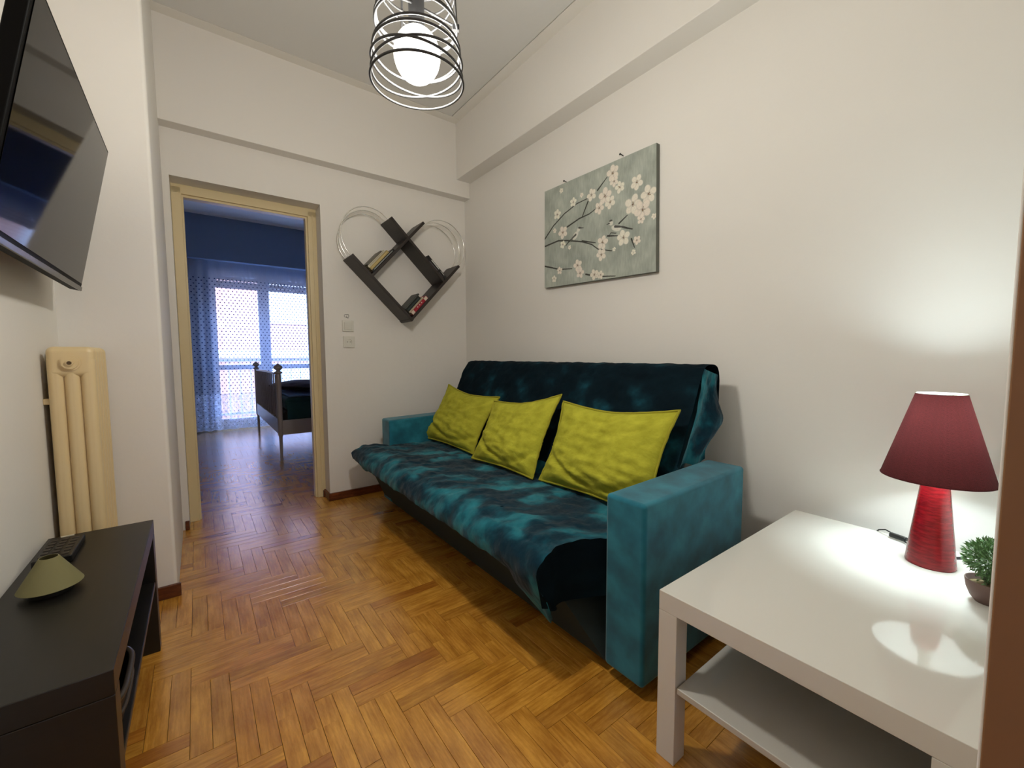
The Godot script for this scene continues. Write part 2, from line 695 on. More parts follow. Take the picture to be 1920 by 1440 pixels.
func strip(m: MB, at: Vector3, size: Vector2, along_x: bool) -> void:
	var pick := rng.randf()
	var tone := rng.randf_range(0.82, 1.08)
	m.col = Color(tone, tone * rng.randf_range(0.95, 1.02), tone * rng.randf_range(0.88, 1.05))
	if pick < 0.18:
		m.col = Color(0.74, 0.62, 0.56) * rng.randf_range(0.9, 1.1)
	elif pick < 0.36:
		m.col = Color(1.10, 1.10, 1.06)
	m.col.a = 1.0
	var h := Vector2(size.x * 0.5 - 0.0005, size.y * 0.5 - 0.0005)
	var e := 0.0003
	var o := Vector2(rng.randf(), rng.randf())
	var uv := func(p: Vector3) -> Vector2:
		return o + (Vector2(p.x, p.z) if along_x else Vector2(p.z, p.x)) / Vector2(1.1, 1.1)
	var top := [Vector3(-h.x + e, 0, -h.y + e), Vector3(h.x - e, 0, -h.y + e), Vector3(h.x - e, 0, h.y - e), Vector3(-h.x + e, 0, h.y - e)]
	var low := [Vector3(-h.x, -e, -h.y), Vector3(h.x, -e, -h.y), Vector3(h.x, -e, h.y), Vector3(-h.x, -e, h.y)]
	m.quad(at + top[0], at + top[1], at + top[2], at + top[3], Vector3.UP, [uv.call(top[0]), uv.call(top[1]), uv.call(top[2]), uv.call(top[3])])
	for i in 4:
		var j := (i + 1) % 4
		var out: Vector3 = (low[i] + low[j]).normalized()
		var us := [uv.call(top[i]), uv.call(top[j]), uv.call(low[j]), uv.call(low[i])]
		m.quad(at + top[i], at + top[j], at + low[j], at + low[i], out + Vector3.UP, us)
		var dn := Vector3.DOWN * 0.009
		m.quad(at + low[i], at + low[j], at + low[j] + dn, at + low[i] + dn, out, us)


func doorway() -> void:
	var o := Node3D.new()
	o.name = "door_1"
	o.set_meta("kind", "structure")
	add_child(o)
	var b := MB.new()
	# post outlines: wide face, a bead and an inner stop
	slab(b, DX0, -1.915, 0, 2.075, -0.20, -0.128, 0.003)
	slab(b, -1.92, -1.906, 0, 2.026, -0.20, -0.145, 0.003)
	put("frame_post", b, M.cream_paint, o)
	b = MB.new()
	slab(b, -1.214, DX1, 0, 2.075, -0.20, -0.128, 0.003)
	slab(b, -1.226, -1.210, 0, 2.026, -0.20, -0.145, 0.003)
	slab(b, -1.186, -1.178, 0, 2.05, -0.13, -0.123, 0.002)
	put("frame_post", b, M.cream_paint, o)
	b = MB.new()
	slab(b, DX0, DX1, 2.036, DH, -0.20, -0.128, 0.003)
	slab(b, -1.92, -1.21, 2.022, 2.04, -0.20, -0.145, 0.003)
	put("frame_head", b, M.cream_paint, o)
	# keeper plates at the feet of the frame
	b = MB.new()
	slab(b, -1.178, -1.158, 0, 0.05, -0.13, -0.105, 0.004)
	put("corner_block", b, M.baseboard, o)


# ---------------------------------------------------------------- bedroom behind the door
func bedroom() -> void:
	var b := MB.new()
	slab(b, -2.7, -1.70, 0, TOP, -4.22, -4.05)
	slab(b, 0.25, 1.2, 0, TOP, -4.22, -4.05)
	slab(b, -1.70, 0.25, 2.27, TOP, -4.22, -4.05)
	slab(b, -2.7, 1.2, 2.36, TOP, -4.06, -3.86)
	structure("wall_bedroom_far", b, M.blue_wall)
	b = MB.new()
	slab(b, -2.7, -2.55, 0, TOP, -4.1, -0.22)
	structure("wall_bedroom_left", b, M.wall)
	b = MB.new()
	slab(b, 1.15, 1.3, 0, TOP, -4.22, 0)
	slab(b, 0.0, 1.2, 0, TOP, -0.22, -0.05)
	structure("wall_bedroom_right", b, M.wall)
	b = MB.new()
	slab(b, -2.7, 1.3, 2.96, 3.2, -4.22, -0.20)
	slab(b, -2.55, 1.15, 2.935, 2.97, -3.73, -0.22, 0.003)
	structure("ceiling_bedroom", b, M.ceiling)
	b = MB.new()
	slab(b, -2.55, 1.15, 2.935, 2.97, -3.86, -3.74, 0.003)
	structure("trim_5", b, M.cove)
	# balcony doors; the third leaf is unseen, added to brighten the bedroom
	for w in 3:
		var o := Node3D.new()
		o.name = "window_%d" % (w + 1)
		o.set_meta("kind", "structure")
		add_child(o)
		var x0: float = [-1.70, -1.05, -0.398][w]
		var x1: float = [-1.052, -0.40, 0.25][w]
		var l: float = x0 + (0.065 if w == 0 else 0.07)
		var r: float = x1 - (0.072 if w == 0 else 0.06)
		b = MB.new()
		slab(b, x0, l, 0.02, 2.27, -4.15, -4.09, 0.004)
		slab(b, r, x1, 0.02, 2.27, -4.15, -4.09, 0.004)
		slab(b, l, r, 2.19, 2.27, -4.15, -4.09, 0.004)
		slab(b, l, r, 0.855, 0.925, -4.15, -4.09, 0.004)
		slab(b, l, r, 0.02, 0.14, -4.15, -4.09, 0.004)
		put("sash", b, M.window_white, o)
		b = MB.new()
		slab(b, l, r, 0.925, 2.19, -4.124, -4.118)
		put("pane", b, M.glass, o)
		b = MB.new()
		slab(b, l, r, 0.14, 0.855, -4.124, -4.118)
		put("pane", b, M.glass, o)
		# roller shutter, part way down, one row of light slots
		for s in 5:
			b = MB.new()
			var y := 2.03 + 0.045 * s
			if s == 2:
				var n := 12
				slab(b, x0, x1, y, y + 0.014, -4.20, -4.185)
				slab(b, x0, x1, y + 0.026, y + 0.043, -4.20, -4.185)
				for k in n:
					var xa := lerpf(l, r, (k + 0.0) / n)
					slab(b, xa, xa + (r - l) / n * 0.6, y + 0.014, y + 0.026, -4.20, -4.185)
			else:
				slab(b, x0, x1, y, y + 0.043, -4.20, -4.185, 0.004)
			put("shutter_slat", b, M.shutter, o)
	b = MB.new()
	slab(b, -1.70, 0.25, 0, 0.02, -4.22, -4.05, 0.002)
	structure("trim_6", b, M.window_white)
	sheer_curtain()
	bed()


func sheer_curtain() -> void:
	var im := Image.create(1024, 1024, false, Image.FORMAT_RGBA8)
	im.fill(Color(0.90, 0.93, 1.0, 0.36))
	# x: 1 m of cloth, y: 2.36 m from the top down
	for y in 1024:
		var h := 2.36 * (1.0 - y / 1023.0)
		for x in 1024:
			var a := 0.36 + 0.035 * noise.get_noise_2d(x * 0.35, y * 0.01)
			if h < 0.50:
				a = 0.55 + 0.16 * noise.get_noise_2d(x * 0.03, y * 0.05)
				if noise.get_noise_2d(x * 0.02 + 40.0, y * 0.045) > 0.28:
					a = 0.85
			if absf(h - 0.50) < 0.004:
				a = 0.75
			if h < 0.012:
				a = 0.85
			im.set_pixel(x, y, Color(0.90, 0.93, 1.0, clampf(a, 0.0, 1.0)))
	var px := 1024.0
	var py := 1024.0 / 2.36
	for row in 52:
		for c in 20:
			var h := 2.10 - row * 0.040
			if h < 0.03:
				continue
			var step := 0.05
			var xx := (c + (0.5 if row % 2 else 0.0)) * step
			var sz := 0.0075
			if h < 0.48:
				sz = 0.005
			im.fill_rect(Rect2i(int((xx + 0.01) * px - sz * px), int((2.36 - h) * py - sz * py), int(sz * 2.0 * px), int(sz * 2.0 * py)), Color(0.17, 0.21, 0.34, 0.95))
	var m := mat("sheer_cloth", Color(1, 1, 1), 0.9)
	m.albedo_texture = ImageTexture.create_from_image(im)
	m.transparency = BaseMaterial3D.TRANSPARENCY_ALPHA
	m.backlight_enabled = true
	m.backlight = Color(0.9, 0.9, 0.9)
	m.cull_mode = BaseMaterial3D.CULL_DISABLED
	var x0 := -2.12
	var x1 := 0.35
	var b := MB.new()
	var f := func(u: float, v: float) -> Vector3:
		var x := lerpf(x0, x1, u)
		var y := 2.365 * (1.0 - v) + 0.012
		var dense := 1.0 - smoothstep(-1.80, -1.62, x)
		var amp := lerpf(0.012, 0.045, dense) * (0.5 + 0.5 * v)
		var ph := x * 38.0 + 2.0 * noise.get_noise_2d(x * 1.7, 3.0) + 0.5 * noise.get_noise_2d(x * 2.0, v * 2.0)
		var z := -3.955 + amp * sin(ph) + 0.02 * v * noise.get_noise_2d(x * 3.0, v * 1.5 + 7.0)
		var puddle := smoothstep(0.97, 1.0, v) * 0.02 * noise.get_noise_2d(x * 8.0, 1.0)
		return Vector3(x, y + absf(puddle), z + smoothstep(0.93, 1.0, v) * 0.04)
	b.grid(420, 40, f, func(_u, _v): return Vector3.BACK, 1.0, 1.0)
	# cloth is gathered at the left: stretch the pattern there
	for i in b.t.size():
		var uu: float = b.t[i].x
		var x := lerpf(x0, x1, uu)
		b.t[i].x = x + maxf(0.0, -1.64 - x) * 0.15
	var o := put("sheer_curtain", b, m)
	tag(o, "white sheer dotted curtain hanging over the balcony doors of the bedroom", "curtain")


func bed() -> void:
	var fx := -1.255
	var o := thing("bed", "grey metal bed with spindled end and ball finials in the bedroom", "bed", Vector3(fx, 0, -2.43))
	for s in [-1.0, 1.0]:
		var z: float = s * 0.945
		var b := MB.new()
		b.lathe(Vector3(0, 0, z), [Vector2(0, 0), Vector2(0.014, 0), Vector2(0.016, 0.25), Vector2(0.024, 0.27), Vector2(0.024, 0.87), Vector2(0.0, 0.872)], 16)
		var post := put("post", b, M.bed_metal, o)
		b = MB.new()
		b.lathe(Vector3(0, 0, z), [Vector2(0.020, 0.865), Vector2(0.022, 0.872), Vector2(0.036, 0.885), Vector2(0.036, 0.892), Vector2(0.02, 0.902), Vector2(0.018, 0.910), Vector2(0.036, 0.925), Vector2(0.040, 0.938), Vector2(0.034, 0.952), Vector2(0.014, 0.966), Vector2(0.010, 0.974), Vector2(0.0, 0.98)], 16, true)
		put("finial", b, M.bed_metal, post)
	var b2 := MB.new()
	b2.box(Vector3(0, 0.345, 0), Vector3(0.03, 0.145, 1.87), 0.004)
	put("end_rail", b2, M.bed_metal, o)
	for s in [-1.0, 1.0]:
		b2 = MB.new()
		b2.box(Vector3(1.0, 0.34, s * 0.945), Vector3(1.98, 0.145, 0.028), 0.004)
		put("side_rail", b2, M.bed_metal, o)
	b2 = MB.new()
	var arc := []
	for i in 13:
		var k := i / 12.0
		arc.append(Vector3(0, 0.865 + 0.01 * sin(k * PI), lerpf(-0.94, 0.94, k)))
	b2.tube(arc, 0.011, 8)
	put("top_rail", b2, M.bed_metal, o)
	for i in 15:
		b2 = MB.new()
		var z := lerpf(-0.86, 0.86, i / 14.0)
		b2.cyl(Vector3(0, 0.40, z), Vector3(0, 0.868, z), 0.007, 8)
		put("spindle", b2, M.bed_metal, o)
	for s in [-1.0, 1.0]:
		b2 = MB.new()
		b2.cyl(Vector3(1.98, 0, s * 0.945), Vector3(1.98, 1.15, s * 0.945), 0.02, 12)
		put("post", b2, M.bed_metal, o)
	b2 = MB.new()
	b2.box(Vector3(1.0, 0.42, 0), Vector3(1.92, 0.15, 1.84), 0.03, 3)
	put("mattress", b2, M.dark_cloth, o)
	var bs := MB.new()
	bs.box(Vector3(fx + 1.02, 0.566, -2.43), Vector3(1.93, 0.135, 1.85), 0.05, 4)
	bs.box(Vector3(fx + 1.02, 0.50, -1.508), Vector3(1.90, 0.17, 0.01), 0.004, 2)
	tag(put("bedspread", bs, M.bedspread), "dark teal bedspread drawn over the mattress of the metal bed", "bedspread")
	bs = MB.new()
	bs.box(Vector3(fx + 1.03, 0.647, -2.43), Vector3(1.88, 0.022, 1.82), 0.01, 2)
	tag(put("folded_sheet", bs, M.sheet_blue), "pale blue sheet turned back along the top of the teal bedspread", "sheet")
	var cl := MB.new()
	var f := func(u: float, v: float) -> Vector3:
		var th := u * TAU
		var ph := (v - 0.5) * PI
		var wob := 1.0 + 0.18 * noise.get_noise_3d(cos(th) * 1.4, sin(ph) * 1.4, sin(th) * 1.4)
		return Vector3(fx + 0.42 + 0.40 * cos(ph) * cos(th) * wob, 0.722 + 0.055 * sin(ph) * wob, -2.05 + 0.45 * cos(ph) * sin(th) * wob)
	cl.grid(36, 18, f, func(u, v): return Vector3(cos(u * TAU) * cos((v - 0.5) * PI) * 0.3, sin((v - 0.5) * PI), sin(u * TAU) * cos((v - 0.5) * PI) * 0.3))
	tag(put("folded_clothes", cl, M.dark_cloth), "dark bundle of folded cloth lying on top of the bed", "cloth")


func outside() -> void:
	var b := MB.new()
	slab(b, -2.6, 1.6, -0.25, -0.02, -5.35, -4.22)
	structure("balcony_slab", b, M.facade_white)
	var r := thing("balcony_railing", "grey metal railing along the balcony outside the bedroom doors", "railing", Vector3(0, 0, -5.28))
	b = MB.new()
	slab(b, -2.6, 1.6, 0.96, 1.0, -0.02, 0.02, 0.004)
	put("handrail", b, M.rail_grey, r)
	b = MB.new()
	slab(b, -2.6, 1.6, 0.06, 0.09, -0.012, 0.012, 0.003)
	put("bottom_rail", b, M.rail_grey, r)
	for i in 27:
		b = MB.new()
		b.cyl(Vector3(-2.55 + i * 0.155, -0.03, 0), Vector3(-2.55 + i * 0.155, 0.97, 0), 0.008, 8)
		put("baluster", b, M.rail_grey, r)
	var h := thing("neighbour_building", "peach apartment building across the street seen through the curtain", "building", Vector3(0, -7, -11))
	b = MB.new()
	slab(b, -12, 12, 0, 16, -3, 0)
	put("wall", b, M.facade_peach, h)
	for i in 6:
		b = MB.new()
		slab(b, -12, 12, 2.0 + i * 3.0, 2.22 + i * 3.0, -0.05, 0.10)
		put("ledge", b, M.facade_white, h)
	for i in 5:
		for k in 8:
			b = MB.new()
			var x := -10.4 + k * 2.55
			slab(b, x, x + 1.15, 3.0 + i * 3.0, 4.7 + i * 3.0, -0.05, 0.04)
			put("closed_shutter", b, M.facade_white, h)
	b = MB.new()
	slab(b, -30, 30, -7.2, -7.0, -30, -4.3)
	structure("street", b, M.facade_white)


# ---------------------------------------------------------------- sofa
func sofa() -> void:
	var o := thing("sofa", "teal velvet sofa bed with square arms standing against the right wall", "sofa", Vector3(-0.45, 0, 1.35))
	var at := o.position
	var b := MB.new()
	# base leans outward a little towards the seat
	var lo := [Vector3(-0.848, 0.035, 0.29), Vector3(-0.848, 0.035, 2.288), Vector3(-0.12, 0.035, 2.288), Vector3(-0.12, 0.035, 0.42)]
	var hi := [Vector3(-0.985, 0.33, 0.31), Vector3(-0.925, 0.24, 2.13), Vector3(-0.12, 0.30, 2.27), Vector3(-0.12, 0.33, 0.42)]
	for i in 4:
		var j := (i + 1) % 4
		b.quad(lo[i] - at, lo[j] - at, hi[j] - at, hi[i] - at, (lo[i] + lo[j]) * 0.5 - Vector3(-0.5, 0.035, 1.3))
	b.quad(lo[0] - at, lo[1] - at, lo[2] - at, lo[3] - at, Vector3.DOWN)
	b.quad(hi[0] - at, hi[1] - at, hi[2] - at, hi[3] - at, Vector3.UP)
	put("base_panel", b, M.teal_panel, o)
	for x in [-0.72, -0.2]:
		for z in [0.40, 2.30]:
			b = MB.new()
			slab(b, x - 0.025 - at.x, x + 0.025 - at.x, 0, 0.04, z - 0.025 - at.z, z + 0.025 - at.z, 0.004)
			put("foot", b, M.black_plastic, o)
	b = MB.new()
	b.box(Vector3(-0.71, 0.342, 1.30) - at, Vector3(0.46, 0.145, 1.76), 0.05, 4)
	put("seat", b, M.teal_panel, o)
	# reclined back
	b = MB.new()
	var tilt := 0.4636
	var xf := Transform3D(Basis(Vector3.BACK, -tilt), Vector3(-0.292, 0.672, 1.30) - at)
	b.box(Vector3(0, 0, 0), Vector3(0.105, 0.585, 1.87), 0.035, 4, xf)
	put("backrest", b, M.teal_velvet, o)
	for s in 2:
		b = MB.new()
		var z0 := 0.262 if s == 0 else 2.292
		var g := MB.new()
		g.box(Vector3(-0.545, 0.322, z0 + 0.074) - at, Vector3(0.63, 0.572, 0.148), 0.014, 4)
		# the arm is a touch higher at the back
		for i in g.v.size():
			var p := g.v[i]
			if p.y > 0.3:
				p.y += (p.x + at.x + 0.86) * 0.02
			g.v[i] = p
		put("arm", g, M.teal_velvet, o)


func throw_profile(s: float) -> Vector2:
	var pts := [Vector2(-0.10, 0.80), Vector2(-0.098, 0.94), Vector2(-0.112, 0.988), Vector2(-0.14, 1.006), Vector2(-0.205, 1.0), Vector2(-0.24, 0.965), Vector2(-0.31, 0.82), Vector2(-0.40, 0.64), Vector2(-0.485, 0.475), Vector2(-0.53, 0.437), Vector2(-0.62, 0.432), Vector2(-0.78, 0.436), Vector2(-0.93, 0.432), Vector2(-1.01, 0.415), Vector2(-1.055, 0.375), Vector2(-1.062, 0.33), Vector2(-1.045, 0.28), Vector2(-1.02, 0.225)]
	var c := Curve2D.new()
	for i in pts.size():
		var t0: Vector2 = (pts[mini(i + 1, pts.size() - 1)] - pts[maxi(i - 1, 0)]) * 0.16
		c.add_point(pts[i], -t0, t0)
	return c.sample_baked(s * c.get_baked_length(), true)


func throw_cover() -> void:
	var b := MB.new()
	var prof := []
	for i in 121:
		prof.append(throw_profile(i / 120.0))
	var f := func(u: float, v: float) -> Vector3:
		var p: Vector2 = prof[int(round(u * 120.0))]
		var front := smoothstep(0.74, 0.84, u)
		var left := lerpf(0.385 if u < 0.45 else 0.418, 0.275, front)
		var right := lerpf(2.268 if u < 0.45 else 2.286, 2.195, smoothstep(0.715, 0.82, u))
		# the back is wider at its top
		var z := lerpf(left, right, v)
		z += 0.02 * front * noise.get_noise_2d(v * 5.0, u * 9.0)
		var q := Vector3(p.x, p.y, z)
		var big := noise.get_noise_2d(z * 2.3 + 4.0, u * 5.0)
		var mid := noise.get_noise_2d(z * 9.0, u * 22.0)
		var fold := noise.get_noise_2d(z * 6.0 + u * 7.0, 9.0)
		var seat := smoothstep(0.50, 0.58, u)
		var amp := lerpf(0.004, 0.007, seat)
		q.y += amp * mid * 1.3 + 0.006 * big * seat
		q.x += lerpf(-0.004, -0.010, front) * fold - 0.004 * (1.0 - seat) * mid
		# hem: uneven edge
		var hem := smoothstep(0.93, 1.0, u)
		q.y += hem * (0.030 * noise.get_noise_2d(z * 3.0, 2.0) + 0.016 * sin(z * 17.0) * 0.5 + 0.03 * (1.0 - v) + 0.105 * smoothstep(0.35, 0.7, z) * (1.0 - smoothstep(1.75, 2.16, z)))
		q.y += hem * 0.04 * smoothstep(2.185, 2.20, z)
		# corner tips: pulled out at the left, sagging at the right
		var tip := front * pow(1.0 - v, 12.0)
		q.z -= 0.05 * tip
		q.y += (0.055 * smoothstep(0.86, 1.0, u)) * pow(1.0 - v, 10.0)
		var sag := smoothstep(0.9, 1.0, u) * exp(-pow((z - 2.17) / 0.05, 2.0))
		q.y -= 0.045 * sag
		q.x += 0.03 * sag
		return q
	var out := func(u: float, _v: float) -> Vector3:
		if u < 0.1:
			return Vector3(1, 0.4, 0)
		if u < 0.48:
			return Vector3(-1, 0.7, 0)
		if u < 0.8:
			return Vector3(-0.1, 1, 0)
		return Vector3(-1, 0.3, 0)
	var o := thing("throw_blanket", "dark teal fleece throw covering the back and seat of the sofa", "blanket")
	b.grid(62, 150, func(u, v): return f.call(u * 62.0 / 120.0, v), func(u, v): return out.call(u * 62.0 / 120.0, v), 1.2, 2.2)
	put("back_cover", b, M.throw_nap_shade, o)
	b = MB.new()
	b.grid(58, 150, func(u, v): return f.call((62.0 + u * 58.0) / 120.0, v), func(u, v): return out.call((62.0 + u * 58.0) / 120.0, v), 0.75, 2.2)
	# the near end of the seat, turned in towards the arm
	var h := func(u: float, v: float) -> Vector3:
		var p: Vector3 = f.call(roundf(lerpf(78.0, 118.0, u)) / 120.0, 1.0)
		var low := minf(p.y - 0.002, 0.232 + 0.008 * sin(u * 9.0))
		return Vector3(p.x + 0.03 * v * u, lerpf(p.y, low, v), p.z + 0.006 * sin(v * PI) * (0.5 + 0.5 * sin(u * 14.0)))
	var turned := MB.new()
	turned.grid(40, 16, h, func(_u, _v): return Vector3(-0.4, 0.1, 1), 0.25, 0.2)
	put("end_cover", turned, M.throw_nap_shade, o)  # dark cloth copy paints the shade on this unlit end
	# end drape over the near side of the back
	var g := func(u: float, v: float) -> Vector3:
		var yt := 0.99 - 0.03 * u
		var y := lerpf(yt, 0.605 + 0.012 * sin(u * 7.0), v)
		var rear := -0.104 - 0.018 * sin(v * 9.0) - 0.095 * smoothstep(0.62, 1.0, v)
		var xb := lerpf(rear, lerpf(-0.222, -0.405, v), 1.0 - u)
		var z := 2.262 + 0.052 * sin(clampf(v * 1.6, 0.0, 1.0) * PI * 0.55) * (0.55 + 0.45 * sin(u * 9.0 + v * 3.0)) + 0.012 * noise.get_noise_2d(u * 4.0, v * 5.0)
		z = lerpf(2.266, z, 0.35) + 0.016 * exp(-pow((v - 0.55) / 0.16, 2.0)) * smoothstep(0.25, 0.7, u)
		return Vector3(xb, y, z)
	b.grid(24, 28, g, func(_u, _v): return Vector3(0, 0.1, 1), 0.3, 0.5)
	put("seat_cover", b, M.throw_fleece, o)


func cushions() -> void:
	# corners: bottom left, bottom right, top right, top left
	var sets := [
		[Vector3(-0.575, 0.452, 0.335), Vector3(-0.56, 0.450, 1.0), Vector3(-0.395, 0.785, 1.045), Vector3(-0.372, 0.825, 0.365), "lime green velvet cushion farthest from the table lamp, beside the far arm", 1.0],
		[Vector3(-0.625, 0.452, 1.10), Vector3(-0.60, 0.448, 1.615), Vector3(-0.405, 0.842, 1.61), Vector3(-0.43, 0.765, 1.05), "lime green velvet cushion in the middle, overlapping the far one", 2.0],
		[Vector3(-0.575, 0.445, 1.645), Vector3(-0.58, 0.452, 2.262), Vector3(-0.40, 0.828, 2.262), Vector3(-0.405, 0.81, 1.632), "lime green velvet cushion nearest the table lamp, touching the near arm", 3.0],
	]
	for s in sets:
		var cen: Vector3 = (s[0] + s[1] + s[2] + s[3]) * 0.25
		var o := thing("cushion", s[4], "cushion", cen, "lime cushions on the sofa")
		var a: Vector3 = s[0] - cen
		var b: Vector3 = s[1] - cen
		var c: Vector3 = s[2] - cen
		var d: Vector3 = s[3] - cen
		var nn := ((c - a).cross(d - b)).normalized()
		if nn.x > 0.0:
			nn = -nn
		var seed_: float = s[5] * 13.0
		var rim := func(u: float, v: float) -> Vector3:
			# edges pull in between the corners
			var pu := 0.045 * (1.0 - pow(absf(2.0 * v - 1.0), 2.0)) * (2.0 * u - 1.0)
			var pv := 0.085 * (1.0 - pow(absf(2.0 * u - 1.0), 1.6)) * (2.0 * v - 1.0) * (1.0 if v > 0.5 else 0.35)
			var uu := u - pu
			var vv := v - pv
			return a.lerp(b, uu).lerp(d.lerp(c, uu), vv)
		var puff := func(u: float, v: float) -> float:
			var e := (1.0 - pow(absf(2.0 * u - 1.0), 3.0)) * (1.0 - pow(absf(2.0 * v - 1.0), 3.0))
			return pow(maxf(e, 0.0), 0.62)
		var body := MB.new()
		for side in [1.0, -1.0]:
			var f := func(u: float, v: float) -> Vector3:
				var p: Vector3 = rim.call(u, v)
				var k: float = puff.call(u, v)
				var low := 1.0 - smoothstep(0.0, 0.75, v)
				var wr := 0.011 * noise.get_noise_2d(u * 3.0 + seed_, v * 7.0) + low * 0.020 * noise.get_noise_2d(u * 2.2 + seed_ + 5.0, v * 9.0 + u * 2.0)
				# one deep crease near the bottom
				var line := 0.30 - 0.22 * sin(u * PI) + 0.05 * sin(u * 5.0 + seed_)
				var cr := exp(-pow((v - line) / 0.035, 2.0)) * 0.030
				return p + nn * side * (0.070 * k * (0.8 + 0.35 * low) + (wr - cr) * minf(k * 1.3, 1.0))
			body.grid(48, 40, f, func(_u, _v): return nn * side, 1.4, 1.0)
		put("cover", body, M.lime_cloth, o)
		# flat stitched flange all round
		var fl := MB.new()
		var loop := []
		for i in 160:
			var k := i / 40.0
			var t := fmod(k, 1.0)
			var uv := Vector2.ZERO
			if k < 1.0:
				uv = Vector2(t, 0)
			elif k < 2.0:
				uv = Vector2(1, t)
			elif k < 3.0:
				uv = Vector2(1.0 - t, 1)
			else:
				uv = Vector2(0, 1.0 - t)
			var p: Vector3 = rim.call(uv.x, uv.y)
			loop.append(p * 1.018 + nn * 0.004 * noise.get_noise_1d(i * 0.21 + seed_))
		fl.tube(loop, 0.0055, 6, true)
		put("piping", fl, M.lime_piping, o)


# ---------------------------------------------------------------- table and what stands on it
func coffee_table() -> void:
	var x0 := -0.963
	var x1 := -0.063
	var z0 := 2.558
	var z1 := 3.108
	var h := 0.447
	var o := thing("coffee_table", "glossy white square-legged coffee table with a lower shelf beside the sofa", "table", Vector3((x0 + x1) / 2, 0, (z0 + z1) / 2))
	var at := o.position
	var b := MB.new()
	b.box(Vector3(0, h - 0.025, 0), Vector3(x1 - x0, 0.05, z1 - z0), 0.0015, 2)
	put("tabletop", b, M.gloss_white, o)
	for sx in [x0 + 0.025, x1 - 0.025]:
		for sz in [z0 + 0.025, z1 - 0.025]:
			b = MB.new()
			b.box(Vector3(sx, (h - 0.05) / 2, sz) - at, Vector3(0.05, h - 0.0505, 0.05), 0.0015, 1)
			put("leg", b, M.gloss_white, o)
	b = MB.new()
	slab(b, x0 + 0.003 - at.x, x1 - 0.003 - at.x, 0.196, 0.212, z0 + 0.052 - at.z, z1 - 0.052 - at.z, 0.002)
	put("lower_shelf", b, M.shelf_white, o)


func table_lamp() -> void:
	var o := thing("table_lamp", "lit table lamp with red linen shade and red cone base on white table", "lamp", LAMP)
	var b := MB.new()
	b.lathe(Vector3.ZERO, [Vector2(0, 0.0), Vector2(0.0525, 0.0), Vector2(0.054, 0.003), Vector2(0.053, 0.012), Vector2(0.030, 0.235), Vector2(0.028, 0.245), Vector2(0.0, 0.248)], 48, false)
	for i in b.t.size():
		b.t[i] = Vector2(b.t[i].x, b.v[i].y / 0.25)
	put("base", b, M.red_leather, o)
	b = MB.new()
	b.cyl(Vector3(0, 0.245, 0), Vector3(0, 0.335, 0), 0.013, 16)
	put("socket", b, M.plate_white, o)
	b = MB.new()
	b.ball(Vector3(0, 0.400, 0), Vector3(0.026, 0.068, 0.026), 20, 14)
	put("bulb", b, M.bulb_glow, o)
	for y in [0.362, 0.438]:
		var l := OmniLight3D.new()
		l.name = "lamp_light"
		l.light_color = LAMP_COLOR
		l.light_energy = LAMP_ENERGY * 0.5
		l.light_size = 0.024
		l.omni_range = 12.0
		l.omni_attenuation = 2.0
		l.shadow_enabled = true
		o.add_child(l, true)
		l.position = Vector3(0, y, 0)
	b = MB.new()
	b.lathe(Vector3.ZERO, [Vector2(0.1185, 0.250), Vector2(0.0525, 0.490)], 64)
	for i in b.t.size():
		b.t[i] = Vector2(b.t[i].x, (b.v[i].y - 0.25) / 0.24)
	var rimt := []
	var rimb := []
	for i in 64:
		var th := TAU * i / 64
		rimb.append(Vector3(cos(th) * 0.1178, 0.2505, sin(th) * 0.1178))
	b.tube(rimb, 0.0016, 6, true)
	put("shade", b, M.red_linen, o)
	b = MB.new()
	b.lathe(Vector3.ZERO, [Vector2(0.0508, 0.490), Vector2(0.1168, 0.250)], 64)
	for i in b.n.size():
		pass
	put("shade_lining", b, M.shade_lining, o)
	b = MB.new()
	for i in 64:
		var th := TAU * i / 64
		rimt.append(Vector3(cos(th) * 0.0518, 0.4895, sin(th) * 0.0518))
	b.tube(rimt, 0.0014, 6, true)
	for k in 3:
		var th := TAU * k / 3.0 + 0.4
		b.tube([Vector3(cos(th) * 0.0515, 0.486, sin(th) * 0.0515), Vector3(cos(th) * 0.012, 0.478, sin(th) * 0.012)], 0.0012, 6)
	put("shade_ring", b, M.plate_white, o)
	# flex with its switch
	b = MB.new()
	var c := Curve3D.new()
	for p in [Vector3(0.045, 0.004, 0.02), Vector3(0.075, 0.006, 0.03), Vector3(0.088, 0.012, 0.055), Vector3(0.070, 0.016, 0.062), Vector3(0.055, 0.010, 0.035), Vector3(0.062, 0.004, -0.03), Vector3(0.115, 0.008, -0.075)]:
		c.add_point(p, Vector3(-0.008, 0, -0.006), Vector3(0.008, 0, 0.006))
	b.tube(Array(c.tessellate(4)), 0.0022, 8)
	b.tube([Vector3(0.130, 0.016, -0.105), Vector3(0.140, 0.020, -0.125), Vector3(0.160, 0.008, -0.145), Vector3(0.1715, -0.002, -0.152), Vector3(0.174, -0.03, -0.156)], 0.0022, 8)
	put("power_cord", b, M.black_plastic, o)
	b = MB.new()
	b.box(Vector3(0.122, 0.012, -0.09), Vector3(0.016, 0.014, 0.046), 0.004, 3, Transform3D(Basis(Vector3.UP, -0.35), Vector3(0.122, 0, -0.09) - Basis(Vector3.UP, -0.35) * Vector3(0.122, 0, -0.09)))
	put("cord_switch", b, M.black_plastic, o)


